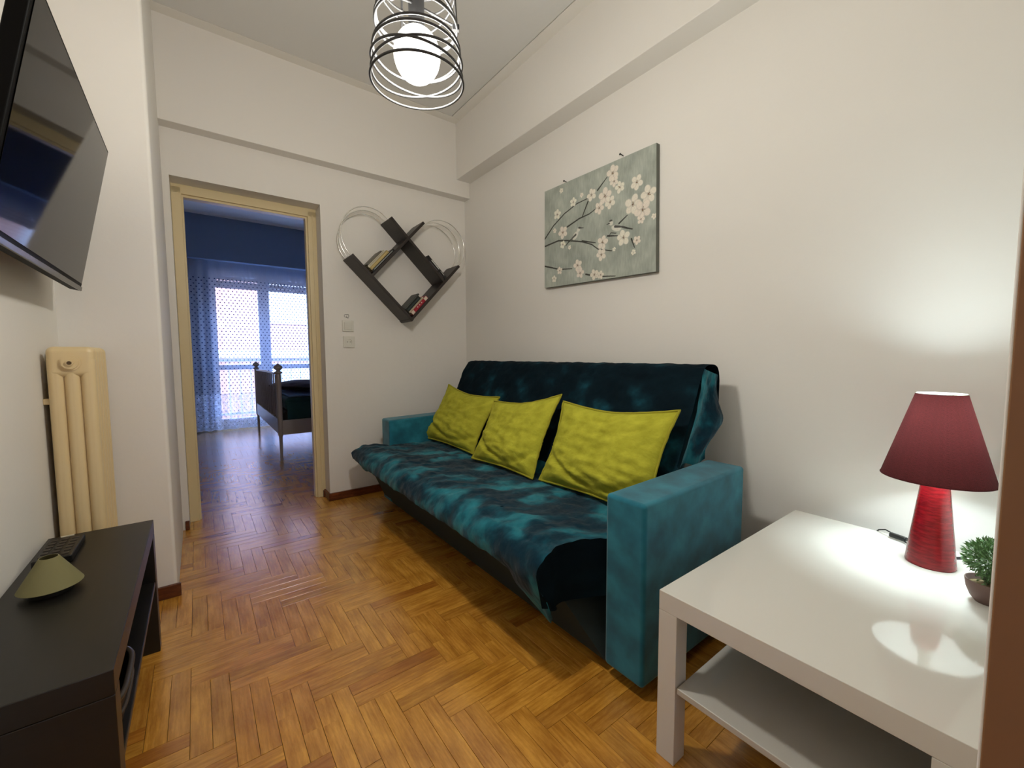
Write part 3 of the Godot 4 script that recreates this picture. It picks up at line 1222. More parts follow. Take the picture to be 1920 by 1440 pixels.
func potted_plant() -> void:
	var at := Vector3(-0.385, 0.447, 3.074)
	var o := thing("potted_plant", "small bushy green plant in a grey-brown bowl pot on white table", "plant", at)
	var b := MB.new()
	b.lathe(Vector3.ZERO, [Vector2(0, 0), Vector2(0.022, 0.0), Vector2(0.031, 0.012), Vector2(0.038, 0.030), Vector2(0.0415, 0.052), Vector2(0.0405, 0.054), Vector2(0.0385, 0.053), Vector2(0.036, 0.036), Vector2(0.0, 0.036)], 36, true)
	put("pot", b, M.clay_pot, o)
	b = MB.new()
	b.lathe(Vector3.ZERO, [Vector2(0.0365, 0.041), Vector2(0.018, 0.043), Vector2(0, 0.044)], 24, true)
	put("soil", b, M.pot_soil, o)
	b = MB.new()
	b.tube([Vector3(0.0, 0.036, 0.006), Vector3(0.002, 0.07, 0.007), Vector3(0.0, 0.10, 0.006)], 0.004, 8)
	put("stem", b, M.pot_soil, o)
	b = MB.new()
	for i in 2800:
		var d := Vector3(rng.randfn(), rng.randfn(), rng.randfn()).normalized()
		var rr := pow(rng.randf(), 0.33)
		var c := Vector3(0.0, 0.108, 0.006) + d * Vector3(0.050, 0.045, 0.050) * rr
		if i % 9 == 0:
			c = Vector3(rng.randfn() * 0.012, rng.randf_range(0.05, 0.08), 0.006 + rng.randfn() * 0.012)
		var dir := (d + Vector3(rng.randfn(), rng.randfn() + 0.6, rng.randfn()) * 0.4).normalized()
		var side := dir.cross(Vector3(rng.randfn(), rng.randfn(), rng.randfn())).normalized()
		var ln := rng.randf_range(0.007, 0.014)
		var w := 0.0019
		var g := rng.randf_range(0.6, 1.2)
		b.col = Color(0.14 * g, 0.27 * g, 0.10 * g)
		var nn := side.cross(dir).normalized()
		var p0 := b.vert(c, nn)
		var p1 := b.vert(c + dir * ln * 0.5 + side * w + nn * 0.0006, nn)
		var p2 := b.vert(c + dir * ln, nn)
		var p3 := b.vert(c + dir * ln * 0.5 - side * w + nn * 0.0006, nn)
		b.tri(p0, p1, p2)
		b.tri(p0, p2, p3)
	var fo := put("foliage", b, M.bush_leaf, o)
	fo.set_meta("kind", "stuff")


# ---------------------------------------------------------------- pendant
func pendant() -> void:
	var o := thing("pendant_lamp", "pendant lamp of black wire hoops round a glowing white egg bulb", "lamp", PENDANT)
	var b := MB.new()
	b.ball(Vector3(0, 0.0, 0), Vector3(0.064, 0.072, 0.064), 28, 20)
	put("bulb", b, M.bulb_glow, o)
	var l := OmniLight3D.new()
	l.name = "pendant_light"
	l.light_color = PENDANT_COLOR
	l.light_energy = PENDANT_ENERGY
	l.light_size = 0.055
	l.omni_range = 14.0
	l.omni_attenuation = 2.0
	l.shadow_enabled = true
	o.add_child(l)
	l.position = Vector3(0, 0, 0)
	b = MB.new()
	b.cyl(Vector3(0, 0.068, 0), Vector3(0, 0.15, 0), 0.022, 20)
	put("socket", b, M.black_wire, o)
	b = MB.new()
	b.cyl(Vector3(0, 0.15, 0), Vector3(0, CEIL - PENDANT.y - 0.02, 0), 0.0035, 8)
	put("cord", b, M.black_plastic, o)
	b = MB.new()
	b.lathe(Vector3(0, CEIL - PENDANT.y - 0.028, 0), [Vector2(0, 0), Vector2(0.05, 0.0), Vector2(0.055, 0.006), Vector2(0.055, 0.028)], 32)
	put("canopy", b, M.black_plastic, o)
	# hoops: height of the middle, tilt, direction of the tilt, radius
	var hoops := [[-0.072, 0.0, 0.0, 0.127], [-0.036, 0.085, 0.65, 0.124], [-0.036, 0.085, 3.79, 0.124], [0.004, 0.015, 2.2, 0.119], [0.012, 0.06, 1.6, 0.118], [0.075, 0.0, 0.0, 0.112], [0.084, 0.03, 4.0, 0.111], [0.135, 0.26, 0.75, 0.108], [0.135, 0.26, 3.69, 0.108], [0.19, 0.05, 2.0, 0.103], [0.225, 0.0, 0.0, 0.10]]
	for hp in hoops:
		b = MB.new()
		var ring := []
		for i in 72:
			var th := TAU * i / 72
			ring.append(Vector3(cos(th) * hp[3], hp[0] + hp[3] * hp[1] * 1.6 * cos(th - hp[2]), sin(th) * hp[3]))
		b.tube(ring, 0.0033, 8, true)
		put("hoop", b, M.black_wire, o)
	for k in 3:
		var th := TAU * k / 3.0 + 0.55
		b = MB.new()
		b.tube([Vector3(cos(th) * 0.02, 0.125, sin(th) * 0.02), Vector3(cos(th) * 0.110, 0.082, sin(th) * 0.110)], 0.003, 6)
		b.tube([Vector3(cos(th) * 0.103, 0.225, sin(th) * 0.103), Vector3(cos(th) * 0.111, 0.080, sin(th) * 0.111)], 0.003, 6)
		b.box(Vector3.ZERO, Vector3(0.02, 0.016, 0.012), 0.002, 1, Transform3D(Basis(Vector3.UP, -th), Vector3(cos(th) * 0.108, 0.080, sin(th) * 0.108)))
		put("bracket", b, M.black_wire, o)


func hall_lamp() -> void:
	var o := thing("hall_lamp", "round white globe lamp hanging from the ceiling of the adjoining hall", "lamp", HALL)
	var b := MB.new()
	b.ball(Vector3.ZERO, Vector3(0.12, 0.12, 0.12), 28, 18)
	var m := mat("globe_glow", Color(1, 1, 1), 0.4)
	m.emission_enabled = true
	m.emission = HALL_COLOR
	m.emission_energy_multiplier = 1.5
	put("globe", b, m, o)
	b = MB.new()
	b.cyl(Vector3(0, 0.11, 0), Vector3(0, CEIL - HALL.y - 0.002, 0), 0.012, 12)
	put("rod", b, M.plate_white, o)
	var l := OmniLight3D.new()
	l.name = "hall_light"
	l.light_color = HALL_COLOR
	l.light_energy = HALL_ENERGY
	l.light_size = 0.11
	l.omni_range = 14.0
	l.omni_attenuation = 2.0
	l.shadow_enabled = true
	o.add_child(l)


# ---------------------------------------------------------------- things on the walls
func heart_shelf() -> void:
	var o := thing("heart_shelf", "heart-shaped wall shelf of dark brown crossed boards with chrome loops", "shelf", Vector3(-0.59, 1.30, 0.0))
	var at := o.position
	var depth := 0.20
	var thick := 0.020
	# each board: the edge line on its lower side (start, end), and the way its thickness goes
	var dn := Vector3(1, -0.985, 0).normalized()
	var up := Vector3(1, 1.09, 0).normalized()
	var boards := [
		[Vector3(-1.018, 1.731, 0), Vector3(-0.586, 1.303, 0), Vector3(1, 1, 0)],
		[Vector3(-0.738, 2.031, 0), Vector3(-0.322, 1.622, 0), Vector3(1, 1, 0)],
		[Vector3(-0.868, 1.604, 0), Vector3(-0.467, 2.041, 0), Vector3(-1, 1, 0)],
		[Vector3(-0.590, 1.303, 0), Vector3(-0.169, 1.756, 0), Vector3(-1, 1, 0)],
	]
	for bd in boards:
		var a: Vector3 = bd[0]
		var e: Vector3 = bd[1]
		var dir := (e - a).normalized()
		var side := Vector3(-dir.y, dir.x, 0)
		if side.dot(bd[2]) < 0.0:
			side = -side
		var m := (a + e) * 0.5 + side * thick * 0.5 + Vector3(0, 0, depth * 0.5 + 0.001)
		var bas := Basis(dir, side, Vector3(0, 0, 1) if dir.cross(side).z > 0 else Vector3(0, 0, -1))
		var b := MB.new()
		b.box(Vector3.ZERO, Vector3((e - a).length(), thick, depth), 0.0015, 1, Transform3D(bas, m - at))
		put("board", b, M.wenge, o)
	for s in 2:
		var c: Vector3 = (boards[0][0] + boards[1][0]) * 0.5 if s == 0 else (boards[2][1] + boards[3][1]) * 0.5
		var p: Vector3 = boards[0][0] if s == 0 else boards[2][1]
		var ax := (p - c)
		var r := ax.length()
		var outw := Vector3(-1, 1, 0).normalized() if s == 0 else Vector3(1, 1, 0).normalized()
		for k in 3:
			var b := MB.new()
			var arc := []
			for i in 41:
				var th := PI * i / 40.0
				arc.append(c + ax.normalized() * cos(th) * (r - 0.008) + outw * sin(th) * (r - 0.004 - 0.012 * k) + Vector3(0, 0, 0.175 - k * 0.065) - at)
			b.tube(arc, 0.0036, 8)
			put("chrome_loop", b, M.chrome, o)
	# books: [start along board, board index, length, thickness, depth, gap above board, colour, spine mark colour, label]
	var books := [
		[2, 0.030, 0.235, 0.015, 0.165, 0.0, Color(0.035, 0.035, 0.04), Color(0.62, 0.64, 0.64), "black book with a silver spine lying lowest on the shelf's left arm", "left"],
		[2, 0.030, 0.190, 0.022, 0.15, 0.0155, Color(0.66, 0.58, 0.36), Color(0.74, 0.66, 0.44), "cream yellow book above the black one on the left arm", "left"],
		[2, 0.028, 0.175, 0.015, 0.14, 0.038, Color(0.78, 0.75, 0.66), Color(0.60, 0.58, 0.50), "off-white thin book above the cream one on the left arm", "left"],
		[2, 0.034, 0.150, 0.010, 0.13, 0.0535, Color(0.36, 0.34, 0.30), Color(0.45, 0.43, 0.38), "grey-brown slim book topmost on the left arm of the shelf", "left"],
		[1, 0.20, 0.215, 0.016, 0.15, 0.0, Color(0.05, 0.035, 0.045), Color(0.36, 0.33, 0.36), "black paperback lying lowest on the right arm of the shelf", "right"],
		[1, 0.19, 0.210, 0.020, 0.16, 0.0165, Color(0.035, 0.03, 0.045), Color(0.82, 0.82, 0.80), "black book with white spine lettering block topmost on the right arm", "right"],
		[3, 0.050, 0.185, 0.026, 0.15, 0.0, Color(0.62, 0.09, 0.18), Color(0.84, 0.78, 0.72), "pink-red book with white spine ends lowest in the shelf's bottom corner", "bottom"],
		[3, 0.042, 0.165, 0.012, 0.145, 0.027, Color(0.74, 0.68, 0.58), Color(0.66, 0.6, 0.5), "beige thin book above the pink-red one in the bottom corner", "bottom"],
		[3, 0.038, 0.150, 0.026, 0.14, 0.040, Color(0.03, 0.055, 0.06), Color(0.16, 0.22, 0.22), "thick dark green book above the beige one in the bottom corner", "bottom"],
		[3, 0.036, 0.165, 0.012, 0.13, 0.0675, Color(0.22, 0.23, 0.22), Color(0.3, 0.31, 0.3), "grey slim book topmost in the bottom corner of the shelf", "bottom"],
	]
	for k in books:
		var bd: Array = boards[k[0]]
		var dir: Vector3 = (bd[1] - bd[0]).normalized()
		var side := Vector3(-dir.y, dir.x, 0)
		if side.dot(bd[2]) < 0.0:
			side = -side
		var base: Vector3 = bd[0] + dir * k[1] + side * (thick + k[5] + 0.0005)
		if k[0] == 1:
			base = bd[0] + dir * (bd[1] - bd[0]).length() - dir * (k[2] + 0.006) + side * (thick + k[5] + 0.0005)
		var zf := 0.188
		var bk := thing("book", k[8], "book", base + dir * k[2] * 0.5 + side * k[3] * 0.5 + Vector3(0, 0, zf - k[4] * 0.5), "books on the heart shelf")
		var bas := Basis(dir, side, Vector3(0, 0, 1) if dir.cross(side).z > 0 else Vector3(0, 0, -1))
		var xf := Transform3D(bas, Vector3.ZERO)
		var zs := 1.0 if dir.cross(side).z > 0 else -1.0
		var b := MB.new()
		var t: float = k[3]
		b.box(Vector3(0, t * 0.5 - 0.0012, 0), Vector3(k[2], 0.0024, k[4]), 0.0005, 1, xf)
		b.box(Vector3(0, -t * 0.5 + 0.0012, 0), Vector3(k[2], 0.0024, k[4]), 0.0005, 1, xf)
		b.box(Vector3(0, 0, zs * (k[4] * 0.5 - 0.0015)), Vector3(k[2], t, 0.003), 0.001, 1, xf)
		var cm := mat("book_cover", k[6], 0.5)
		put("cover", b, cm, bk)
		b = MB.new()
		b.box(Vector3(0, 0, -zs * 0.002), Vector3(k[2] - 0.006, t - 0.005, k[4] - 0.006), 0.0005, 1, xf)
		put("pages", b, M.page, bk)
		b = MB.new()
		var zc: float = zs * (k[4] * 0.5 + 0.0003)
		if k[0] == 3 and k[5] == 0.0:
			b.box(Vector3(-k[2] * 0.42, 0, zc), Vector3(k[2] * 0.15, t * 0.9, 0.0012), 0.0003, 1, xf)
			b.box(Vector3(k[2] * 0.40, 0, zc), Vector3(k[2] * 0.16, t * 0.9, 0.0012), 0.0003, 1, xf)
			for q in 3:
				b.box(Vector3(k[2] * (-0.12 + 0.13 * q), t * 0.1, zc), Vector3(k[2] * 0.05, t * 0.28, 0.0012), 0.0003, 1, xf)
		elif k[0] == 1:
			b.box(Vector3(-0.02, t * 0.12, zc), Vector3(k[2] * 0.42, t * 0.36, 0.0012), 0.0003, 1, xf)
			b.box(Vector3(k[2] * 0.30, t * 0.15, zc), Vector3(k[2] * 0.2, t * 0.16, 0.0012), 0.0003, 1, xf)
		else:
			b.box(Vector3(0, 0, zc), Vector3(k[2] * 0.86, t * 0.34, 0.0012), 0.0003, 1, xf)
		put("spine_label", b, mat("book_spine", k[7], 0.5), bk)


func painting_image() -> ImageTexture:
	var w := 1024
	var h := 764
	var im := Image.create(w, h, false, Image.FORMAT_RGB8)
	for y in h:
		for x in w:
			var n1 := noise.get_noise_2d(x * 0.005, y * 0.004)
			var n2 := noise.get_noise_2d(x * 0.05 + 9.0, y * 0.012)
			var k := 0.5 + 0.5 * n1 + 0.22 * n2
			im.set_pixel(x, y, Color(0.55, 0.575, 0.54).lerp(Color(0.74, 0.765, 0.72), clampf(k, 0.0, 1.0)))
	var stroke := func(pts: Array, r0: float, r1: float, c: Color):
		for i in pts.size() - 1:
			var a := Vector2(pts[i][0] * w, pts[i][1] * h)
			var b := Vector2(pts[i + 1][0] * w, pts[i + 1][1] * h)
			var n := int(a.distance_to(b) / 1.5) + 1
			for k in n + 1:
				var t := float(k) / n
				var all := (i + t) / (pts.size() - 1.0)
				dab(im, a.lerp(b, t) + Vector2(noise.get_noise_1d(k * 0.3 + i), noise.get_noise_1d(k * 0.3 + 50.0)) * 2.0, lerpf(r0, r1, all), lerpf(r0, r1, all), 0.0, c, 0.85)
	var ink := Color(0.22, 0.22, 0.20)
	for br in [
		[[0.0, 0.49], [0.10, 0.379], [0.22, 0.293], [0.347, 0.24], [0.453, 0.23]],
		[[0.453, 0.259], [0.407, 0.36], [0.395, 0.384]],
		[[0.247, 0.432], [0.371, 0.387], [0.465, 0.375], [0.521, 0.35]],
		[[0.0, 0.565], [0.156, 0.543], [0.261, 0.568], [0.397, 0.613], [0.49, 0.662], [0.546, 0.717], [0.664, 0.759]],
		[[0.397, 0.606], [0.523, 0.654]],
		[[0.541, 0.19], [0.625, 0.108]],
		[[0.723, 0.539], [0.79, 0.49]],
		[[0.0, 0.77], [0.17, 0.834], [0.3, 0.85]],
		[[0.435, 0.926], [0.538, 0.965], [0.697, 0.986]],
		[[0.627, 0.619], [0.713, 0.641]],
		[[0.821, 0.695], [0.845, 0.772]]]:
		stroke.call(br, 6.5, 3.2, ink)
	var fr := RandomNumberGenerator.new()
	fr.seed = 4
	for fl in [[0.187, 0.059, 0.019], [0.394, 0.178, 0.017], [0.672, 0.093, 0.05], [0.683, 0.17, 0.034], [0.729, 0.236, 0.037], [0.861, 0.248, 0.045], [0.606, 0.265, 0.054], [0.649, 0.334, 0.042], [0.486, 0.211, 0.041], [0.555, 0.352, 0.041], [0.946, 0.373, 0.054], [0.831, 0.415, 0.06], [0.904, 0.482, 0.06], [0.892, 0.556, 0.028], [0.142, 0.277, 0.037], [0.31, 0.214, 0.032], [0.115, 0.432, 0.018], [0.203, 0.473, 0.046], [0.203, 0.593, 0.028], [0.274, 0.637, 0.016], [0.585, 0.667, 0.045], [0.575, 0.773, 0.041], [0.759, 0.67, 0.05], [0.863, 0.717, 0.028], [0.837, 0.81, 0.018], [0.684, 0.749, 0.014], [0.357, 0.828, 0.041], [0.381, 0.904, 0.037], [0.515, 0.942, 0.037], [0.571, 0.955, 0.028], [0.109, 0.92, 0.026], [0.17, 0.846, 0.028], [0.985, 0.561, 0.018]]:
		var c := Vector2(fl[0] * w, fl[1] * h)
		var r: float = fl[2] * w
		var a0 := fr.randf() * TAU
		var tint := Color(0.95, 0.94, 0.87).lerp(Color(0.94, 0.895, 0.84), fr.randf())
		for p in 5:
			var a := a0 + p * TAU / 5.0 + fr.randf_range(-0.15, 0.15)
			var pc := c + Vector2(cos(a), sin(a)) * r * 0.55
			dab(im, pc, r * 0.58, r * 0.50, a, tint.darkened(0.15), 0.8)
			dab(im, pc + Vector2(cos(a), sin(a)) * r * 0.08, r * 0.48, r * 0.41, a, tint, 0.9)
		if r > 22.0:
			for p in 7:
				var a := fr.randf() * TAU
				dab(im, c + Vector2(cos(a), sin(a)) * r * fr.randf_range(0.05, 0.28), r * 0.09, r * 0.05, a, Color(0.50, 0.42, 0.28), 0.8)
			dab(im, c, r * 0.12, r * 0.12, 0.0, Color(0.42, 0.30, 0.24), 0.8)
	# two small birds
	var white := Color(0.88, 0.87, 0.82)
	var dark := Color(0.20, 0.20, 0.19)
	stroke.call([[0.30, 0.56], [0.262, 0.583], [0.235, 0.612]], 7.0, 3.0, dark)
	dab(im, Vector2(0.332 * w, 0.538 * h), 40, 24, -0.75, white, 0.95)
	dab(im, Vector2(0.362 * w, 0.492 * h), 18, 16, 0.0, white, 0.95)
	dab(im, Vector2(0.372 * w, 0.475 * h), 15, 8, 0.2, dark, 0.9)
	stroke.call([[0.385, 0.480], [0.414, 0.486]], 4.0, 1.5, dark)
	stroke.call([[0.335, 0.53], [0.30, 0.555], [0.285, 0.578]], 9.0, 4.0, Color(0.36, 0.36, 0.34))
	stroke.call([[0.75, 0.575], [0.79, 0.598], [0.828, 0.616]], 7.0, 4.0, dark)
	dab(im, Vector2(0.70 * w, 0.572 * h), 48, 22, 0.35, white, 0.95)
	dab(im, Vector2(0.659 * w, 0.518 * h), 19, 17, 0.0, white, 0.95)
	dab(im, Vector2(0.655 * w, 0.495 * h), 15, 7, 0.0, dark, 0.9)
	stroke.call([[0.645, 0.515], [0.620, 0.517]], 4.0, 1.5, dark)
	stroke.call([[0.69, 0.555], [0.73, 0.568], [0.77, 0.582]], 9.0, 4.0, Color(0.30, 0.30, 0.29))
	stroke.call([[0.64, 0.63], [0.655, 0.60], [0.70, 0.615]], 3.0, 3.0, dark)
	return ImageTexture.create_from_image(im)


func dab(im: Image, c: Vector2, ra: float, rb: float, ang: float, col: Color, op: float) -> void:
	var m := int(maxf(ra, rb)) + 1
	var ca := cos(ang)
	var sa := sin(ang)
	for y in range(maxi(int(c.y) - m, 0), mini(int(c.y) + m + 1, im.get_height())):
		for x in range(maxi(int(c.x) - m, 0), mini(int(c.x) + m + 1, im.get_width())):
			var d := Vector2(x, y) - c
			var q := Vector2((d.x * ca + d.y * sa) / ra, (-d.x * sa + d.y * ca) / rb).length()
			if q < 1.0:
				var k := op * (1.0 - smoothstep(0.75, 1.0, q)) * (0.86 + 0.3 * noise.get_noise_2d(x * 0.12, y * 0.12))
				im.set_pixel(x, y, im.get_pixel(x, y).lerp(col, clampf(k, 0.0, 1.0)))


func painting() -> void:
	var m := mat("painted_canvas", Color.WHITE, 0.7)
	m.albedo_texture = painting_image()
	m.heightmap_enabled = true
	m.heightmap_texture = noise_tex(0.09, 55, 256, 3)
	m.heightmap_scale = 0.05
	var side := mat("canvas_edge", Color(0.40, 0.41, 0.38), 0.8)
	# corners: top left, top right, bottom right, bottom left
	var q := [Vector3(-0.030, 2.108, 1.062), Vector3(-0.030, 2.090, 1.889), Vector3(-0.030, 1.464, 1.899), Vector3(-0.030, 1.490, 1.062)]
	var o := thing("canvas_painting", "grey-green canvas painting of white blossoms and two birds above the sofa", "painting", Vector3(0, 1.78, 1.475))
	var at := o.position
	var b := MB.new()
	b.quad(q[0] - at, q[1] - at, q[2] - at, q[3] - at, Vector3.LEFT, [Vector2(0, 0), Vector2(1, 0), Vector2(1, 1), Vector2(0, 1)])
	put("picture", b, m, o)
	b = MB.new()
	for i in 4:
		var a: Vector3 = q[i] - at
		var c: Vector3 = q[(i + 1) % 4] - at
		var back := Vector3(0.027, 0, 0)
		b.quad(a, c, c + back, a + back, (a + c) * Vector3(0, 1, 1))
	b.quad(q[0] - at + Vector3(0.027, 0, 0), q[1] - at + Vector3(0.027, 0, 0), q[2] - at + Vector3(0.027, 0, 0), q[3] - at + Vector3(0.027, 0, 0), Vector3.RIGHT)
	put("stretcher", b, side, o)
	for z in [1.237, 1.665]:
		b = MB.new()
		b.cyl(Vector3(0.0, 2.118, z) - at, Vector3(-0.028, 2.122, z) - at, 0.0025, 8)
		b.ball(Vector3(-0.028, 2.120, z) - at, Vector3(0.003, 0.006, 0.006), 10, 8)
		put("nail", b, M.black_plastic, o)


func wall_plates() -> void:
	var o := thing("light_switch", "white rocker light switch on the wall above the power socket", "switch", Vector3(-0.997, 1.265, 0))
	var b := MB.new()
	b.box(Vector3(0, 0, 0.0045), Vector3(0.08, 0.08, 0.009), 0.003, 3)
	put("plate", b, M.plate_white, o)
	b = MB.new()
	b.box(Vector3(0, 0, 0.010), Vector3(0.056, 0.056, 0.008), 0.002, 2, Transform3D(Basis(Vector3.RIGHT, 0.06), Vector3.ZERO))
	put("rocker", b, M.plate_white, o)
	o = thing("power_socket", "white wall power socket below the light switch beside the doorway", "socket", Vector3(-0.993, 1.150, 0))
	b = MB.new()
	# plate with a round well: ring of quads
	var hw := 0.04
	for i in 48:
		var t0 := TAU * i / 48
		var t1 := TAU * (i + 1) / 48
		var e0 := Vector3(cos(t0), sin(t0), 0) / maxf(absf(cos(t0)), absf(sin(t0))) * hw
		var e1 := Vector3(cos(t1), sin(t1), 0) / maxf(absf(cos(t1)), absf(sin(t1))) * hw
		var r0 := Vector3(cos(t0), sin(t0), 0) * 0.0195
		var r1 := Vector3(cos(t1), sin(t1), 0) * 0.0195
		var z := Vector3(0, 0, 0.009)
		b.quad(e0 + z, e1 + z, r1 + z, r0 + z, Vector3.BACK)
		b.quad(e0 + z, e1 + z, e1, e0, e0 + e1)
		b.quad(r0 + z, r1 + z, r1 - z * 0.3, r0 - z * 0.3, -(r0 + r1))
	put("plate", b, M.plate_white, o)
	b = MB.new()
	b.cyl(Vector3(0, 0, -0.004), Vector3(0, 0, 0.0005), 0.0195, 32)
	put("well", b, M.plate_white, o)
	for s in [-1.0, 1.0]:
		b = MB.new()
		b.cyl(Vector3(s * 0.0095, 0, 0), Vector3(s * 0.0095, 0, 0.0015), 0.003, 12)
		put("pin_hole", b, M.plate_hole, o)
	b = MB.new()
	# small curled emblem stuck above the switch
	for k in 2:
		var arc := []
		for i in 22:
			var th := lerpf(0.5, 5.3, i / 21.0) + k * PI
			var cx := -0.007 if k == 0 else 0.007
			arc.append(Vector3(cx + cos(th) * 0.009, sin(th) * 0.011 * (1.0 if k == 0 else 1.15), 0.0012))
		b.tube(arc, 0.0022, 6, false, 0.4)
	b.tube([Vector3(-0.004, -0.002, 0.0012), Vector3(0.0, -0.012, 0.0012), Vector3(0.012, -0.018, 0.0012)], 0.002, 6, false, 0.4)
	var st := put("wall_sticker", b, M.sticker_ink)
	st.position = Vector3(-1.004, 1.338, 0.0004)
	tag(st, "small dark curled sticker on the wall above the light switch", "sticker")


# ---------------------------------------------------------------- left side
func tv() -> void:
	var tl := Vector3(-2.107, 1.80, 1.0)
	var bl := Vector3(-2.207, 1.287, 1.0)
	var along := Vector3(0, -0.048, 1).normalized()
	var up := (tl - bl).normalized()
	along = (along - up * along.dot(up)).normalized()
	var nrm := up.cross(along).normalized()
	if nrm.x < 0.0:
		nrm = -nrm
	var hh := (tl - bl).length()
	var ww := 0.905
	var c := bl + along * ww * 0.5 + up * hh * 0.5
	var o := thing("television", "black flat television tilted downward on the left wall above the bench", "television", c)
	var bas := Basis(along, up, along.cross(up))
	var zs := 1.0 if along.cross(up).dot(nrm) > 0 else -1.0
	var xf := Transform3D(bas, Vector3.ZERO)
	var b := MB.new()
	b.box(Vector3(0, 0, -zs * 0.016), Vector3(ww, hh, 0.030), 0.004, 2, xf)
	b.box(Vector3(0, -0.02, -zs * 0.045), Vector3(ww * 0.7, hh * 0.62, 0.035), 0.012, 2, xf)
	put("casing", b, M.tv_bezel, o)
	b = MB.new()
	b.box(Vector3(0, 0.007, zs * 0.0), Vector3(ww - 0.030, hh - 0.036, 0.002), 0.0005, 1, xf)
	put("screen", b, M.tv_screen, o)
	b = MB.new()
	b.box(Vector3(0, -hh * 0.5 + 0.007, -zs * 0.001), Vector3(ww - 0.002, 0.015, 0.006), 0.002, 2, xf)
	put("lower_bezel", b, M.tv_chin, o)
	b = MB.new()
	var wx := -2.30 - c.x
	b.box(Vector3(wx + 0.012, 0.0, 0.0), Vector3(0.024, 0.24, 0.30), 0.003)
	b.box(Vector3(wx * 0.5 - 0.02, 0.02, 0.0), Vector3(absf(wx) - 0.06, 0.05, 0.14), 0.003)
	put("wall_bracket", b, M.black_matte, o)


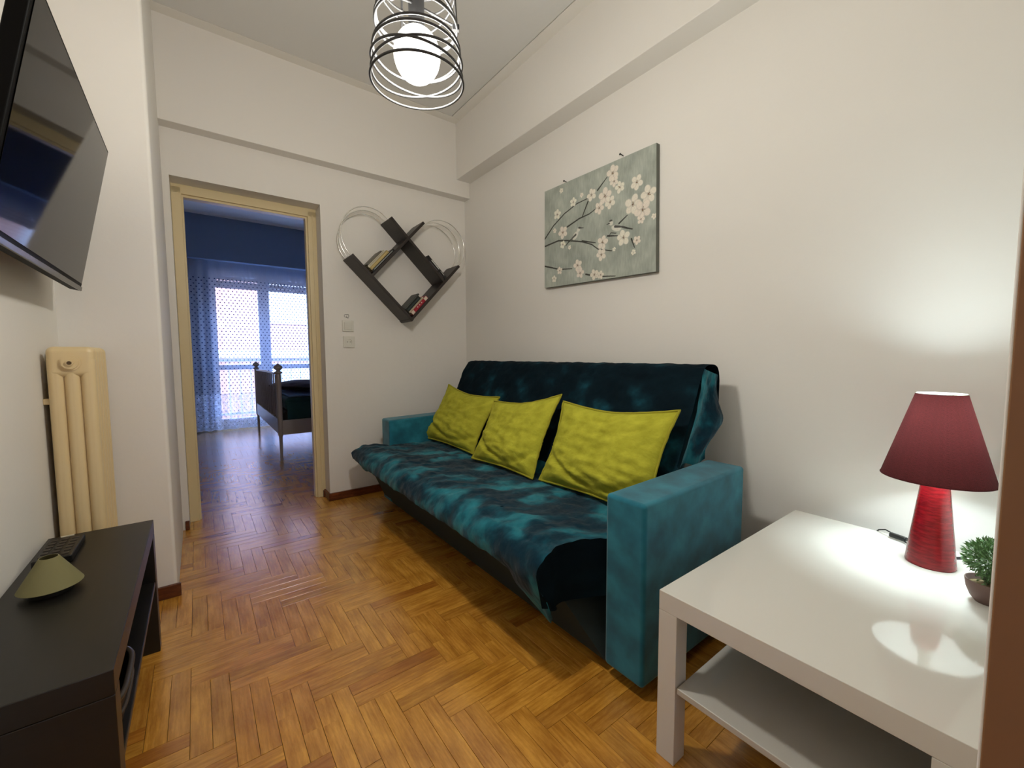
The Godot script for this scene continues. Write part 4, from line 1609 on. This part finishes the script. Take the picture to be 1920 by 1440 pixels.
func tv_bench() -> void:
	var x0 := -2.292
	var x1 := -2.035
	var z0 := 1.214
	var z1 := 2.112
	var h := 0.467
	var o := thing("tv_bench", "low black-brown bench with open shelf along the left wall", "bench", Vector3((x0 + x1) / 2, 0, (z0 + z1) / 2))
	var at := o.position
	var w := x1 - x0
	var b := MB.new()
	b.box(Vector3(0, h - 0.025, 0), Vector3(w, 0.05, z1 - z0), 0.002, 1)
	put("top_board", b, M.black_brown, o)
	for z in [z0 + 0.025, z1 - 0.025]:
		b = MB.new()
		b.box(Vector3(0, (h - 0.05) / 2, z - at.z), Vector3(w, h - 0.051, 0.05), 0.002, 1)
		put("side_panel", b, M.black_brown, o)
	b = MB.new()
	b.box(Vector3(0, 0.250, 0), Vector3(w - 0.004, 0.016, z1 - z0 - 0.1), 0.002, 1)
	put("shelf_board", b, M.black_brown, o)
	# tray-like basket on the shelf
	var t := thing("basket", "small dark brown rimmed basket on the shelf of the black bench", "basket", Vector3(-2.125, 0.259, 1.90))
	b = MB.new()
	var ring := func(y: float, k: float) -> Array:
		var l := []
		for i in 40:
			var th := TAU * i / 40
			var sx := signf(cos(th)) * pow(absf(cos(th)), 0.5)
			var sz := signf(sin(th)) * pow(absf(sin(th)), 0.5)
			l.append(Vector3(sx * 0.085 * k, y, sz * 0.12 * k))
		return l
	var r0: Array = ring.call(0.0, 0.9)
	var r1: Array = ring.call(0.07, 1.0)
	for i in 40:
		var j := (i + 1) % 40
		b.quad(r0[i], r0[j], r1[j], r1[i], r0[i] + r0[j])
	for i in 38:
		var a := b.vert(r0[0], Vector3.UP)
		var c := b.vert(r0[i + 1], Vector3.UP)
		var d := b.vert(r0[i + 2], Vector3.UP)
		b.tri(a, c, d)
	put("wall", b, M.basket_brown, t)
	b = MB.new()
	b.tube(ring.call(0.072, 1.0), 0.006, 8, true)
	put("rim", b, M.edge_brown, t)
	b = MB.new()
	b.tube(ring.call(0.035, 0.985), 0.004, 8, true)
	put("band", b, M.edge_brown, t)
	# olive shade and black set-top box on the bench
	var s := thing("small_lamp", "small olive cone lampshade on a low black foot on the bench", "lamp", Vector3(-2.200, h, 1.660))
	b = MB.new()
	b.lathe(Vector3.ZERO, [Vector2(0.0575, 0.016), Vector2(0.0585, 0.017), Vector2(0.0175, 0.088), Vector2(0.016, 0.088), Vector2(0.0565, 0.016)], 48)
	put("shade", b, M.olive_shade, s)
	b = MB.new()
	b.lathe(Vector3.ZERO, [Vector2(0, 0), Vector2(0.040, 0), Vector2(0.040, 0.008), Vector2(0.011, 0.014), Vector2(0.009, 0.066), Vector2(0.0, 0.066)], 32)
	put("foot", b, M.black_plastic, s)
	s = thing("remote_box", "flat black box with rows of keys on the bench behind the olive shade", "box", Vector3(-2.234, h, 1.386))
	b = MB.new()
	b.box(Vector3(0, 0.0105, 0), Vector3(0.080, 0.021, 0.182), 0.004, 3)
	put("case", b, M.black_plastic, s)
	for i in 6:
		for j in 3:
			b = MB.new()
			b.box(Vector3(-0.023 + j * 0.023, 0.0215, -0.065 + i * 0.026), Vector3(0.015, 0.003, 0.013), 0.001, 1)
			put("key", b, M.edge_brown, s)
	b = MB.new()
	b.box(Vector3(0.0, 0.0195, -0.0925), Vector3(0.03, 0.008, 0.003), 0.001)
	put("label_tab", b, M.page, s)


func radiator() -> void:
	var o := thing("radiator", "cream enamel column radiator standing between the bench and the corner", "radiator", Vector3(-2.226, 0, 1.0))
	var h := 1.085
	var sections := 5
	for k in sections:
		var z := 0.110 - k * 0.052
		var b := MB.new()
		for j in 3:
			var x := -0.0395 + j * 0.0395
			b.box(Vector3(x, 0.5 * (h + 0.10), z), Vector3(0.0385, h - 0.16, 0.040), 0.017, 4)
		b.box(Vector3(0, h - 0.052, z), Vector3(0.117, 0.104, 0.042), 0.020, 4)
		b.box(Vector3(0, 0.125, z), Vector3(0.117, 0.09, 0.042), 0.020, 4)
		b.cyl(Vector3(0, h - 0.055, z - 0.027), Vector3(0, h - 0.055, z + 0.027), 0.026, 20)
		b.cyl(Vector3(0, 0.13, z - 0.027), Vector3(0, 0.13, z + 0.027), 0.026, 20)
		# webs between the columns
		b.box(Vector3(0, 0.5 * (h + 0.10), z), Vector3(0.085, h - 0.2, 0.012), 0.002)
		put("section", b, M.radiator_enamel, o)
	var b2 := MB.new()
	b2.cyl(Vector3(0, h - 0.055, 0.130), Vector3(0, h - 0.055, 0.142), 0.021, 24)
	b2.cyl(Vector3(0, h - 0.055, 0.140), Vector3(0, h - 0.055, 0.147), 0.011, 6)
	put("end_plug", b2, M.radiator_enamel, o)
	b2 = MB.new()
	b2.cyl(Vector3(0, h - 0.055, 0.1465), Vector3(0, h - 0.055, 0.1485), 0.006, 12)
	put("plug_hole", b2, M.radiator_shadow, o)
	b2 = MB.new()
	for z in [0.10, -0.09]:
		b2.box(Vector3(-0.066, 0.9, z), Vector3(0.016, 0.02, 0.02), 0.002)
		b2.box(Vector3(0.0, 0.04, z), Vector3(0.05, 0.08, 0.02), 0.003)
	put("wall_hook", b2, M.radiator_enamel, o)
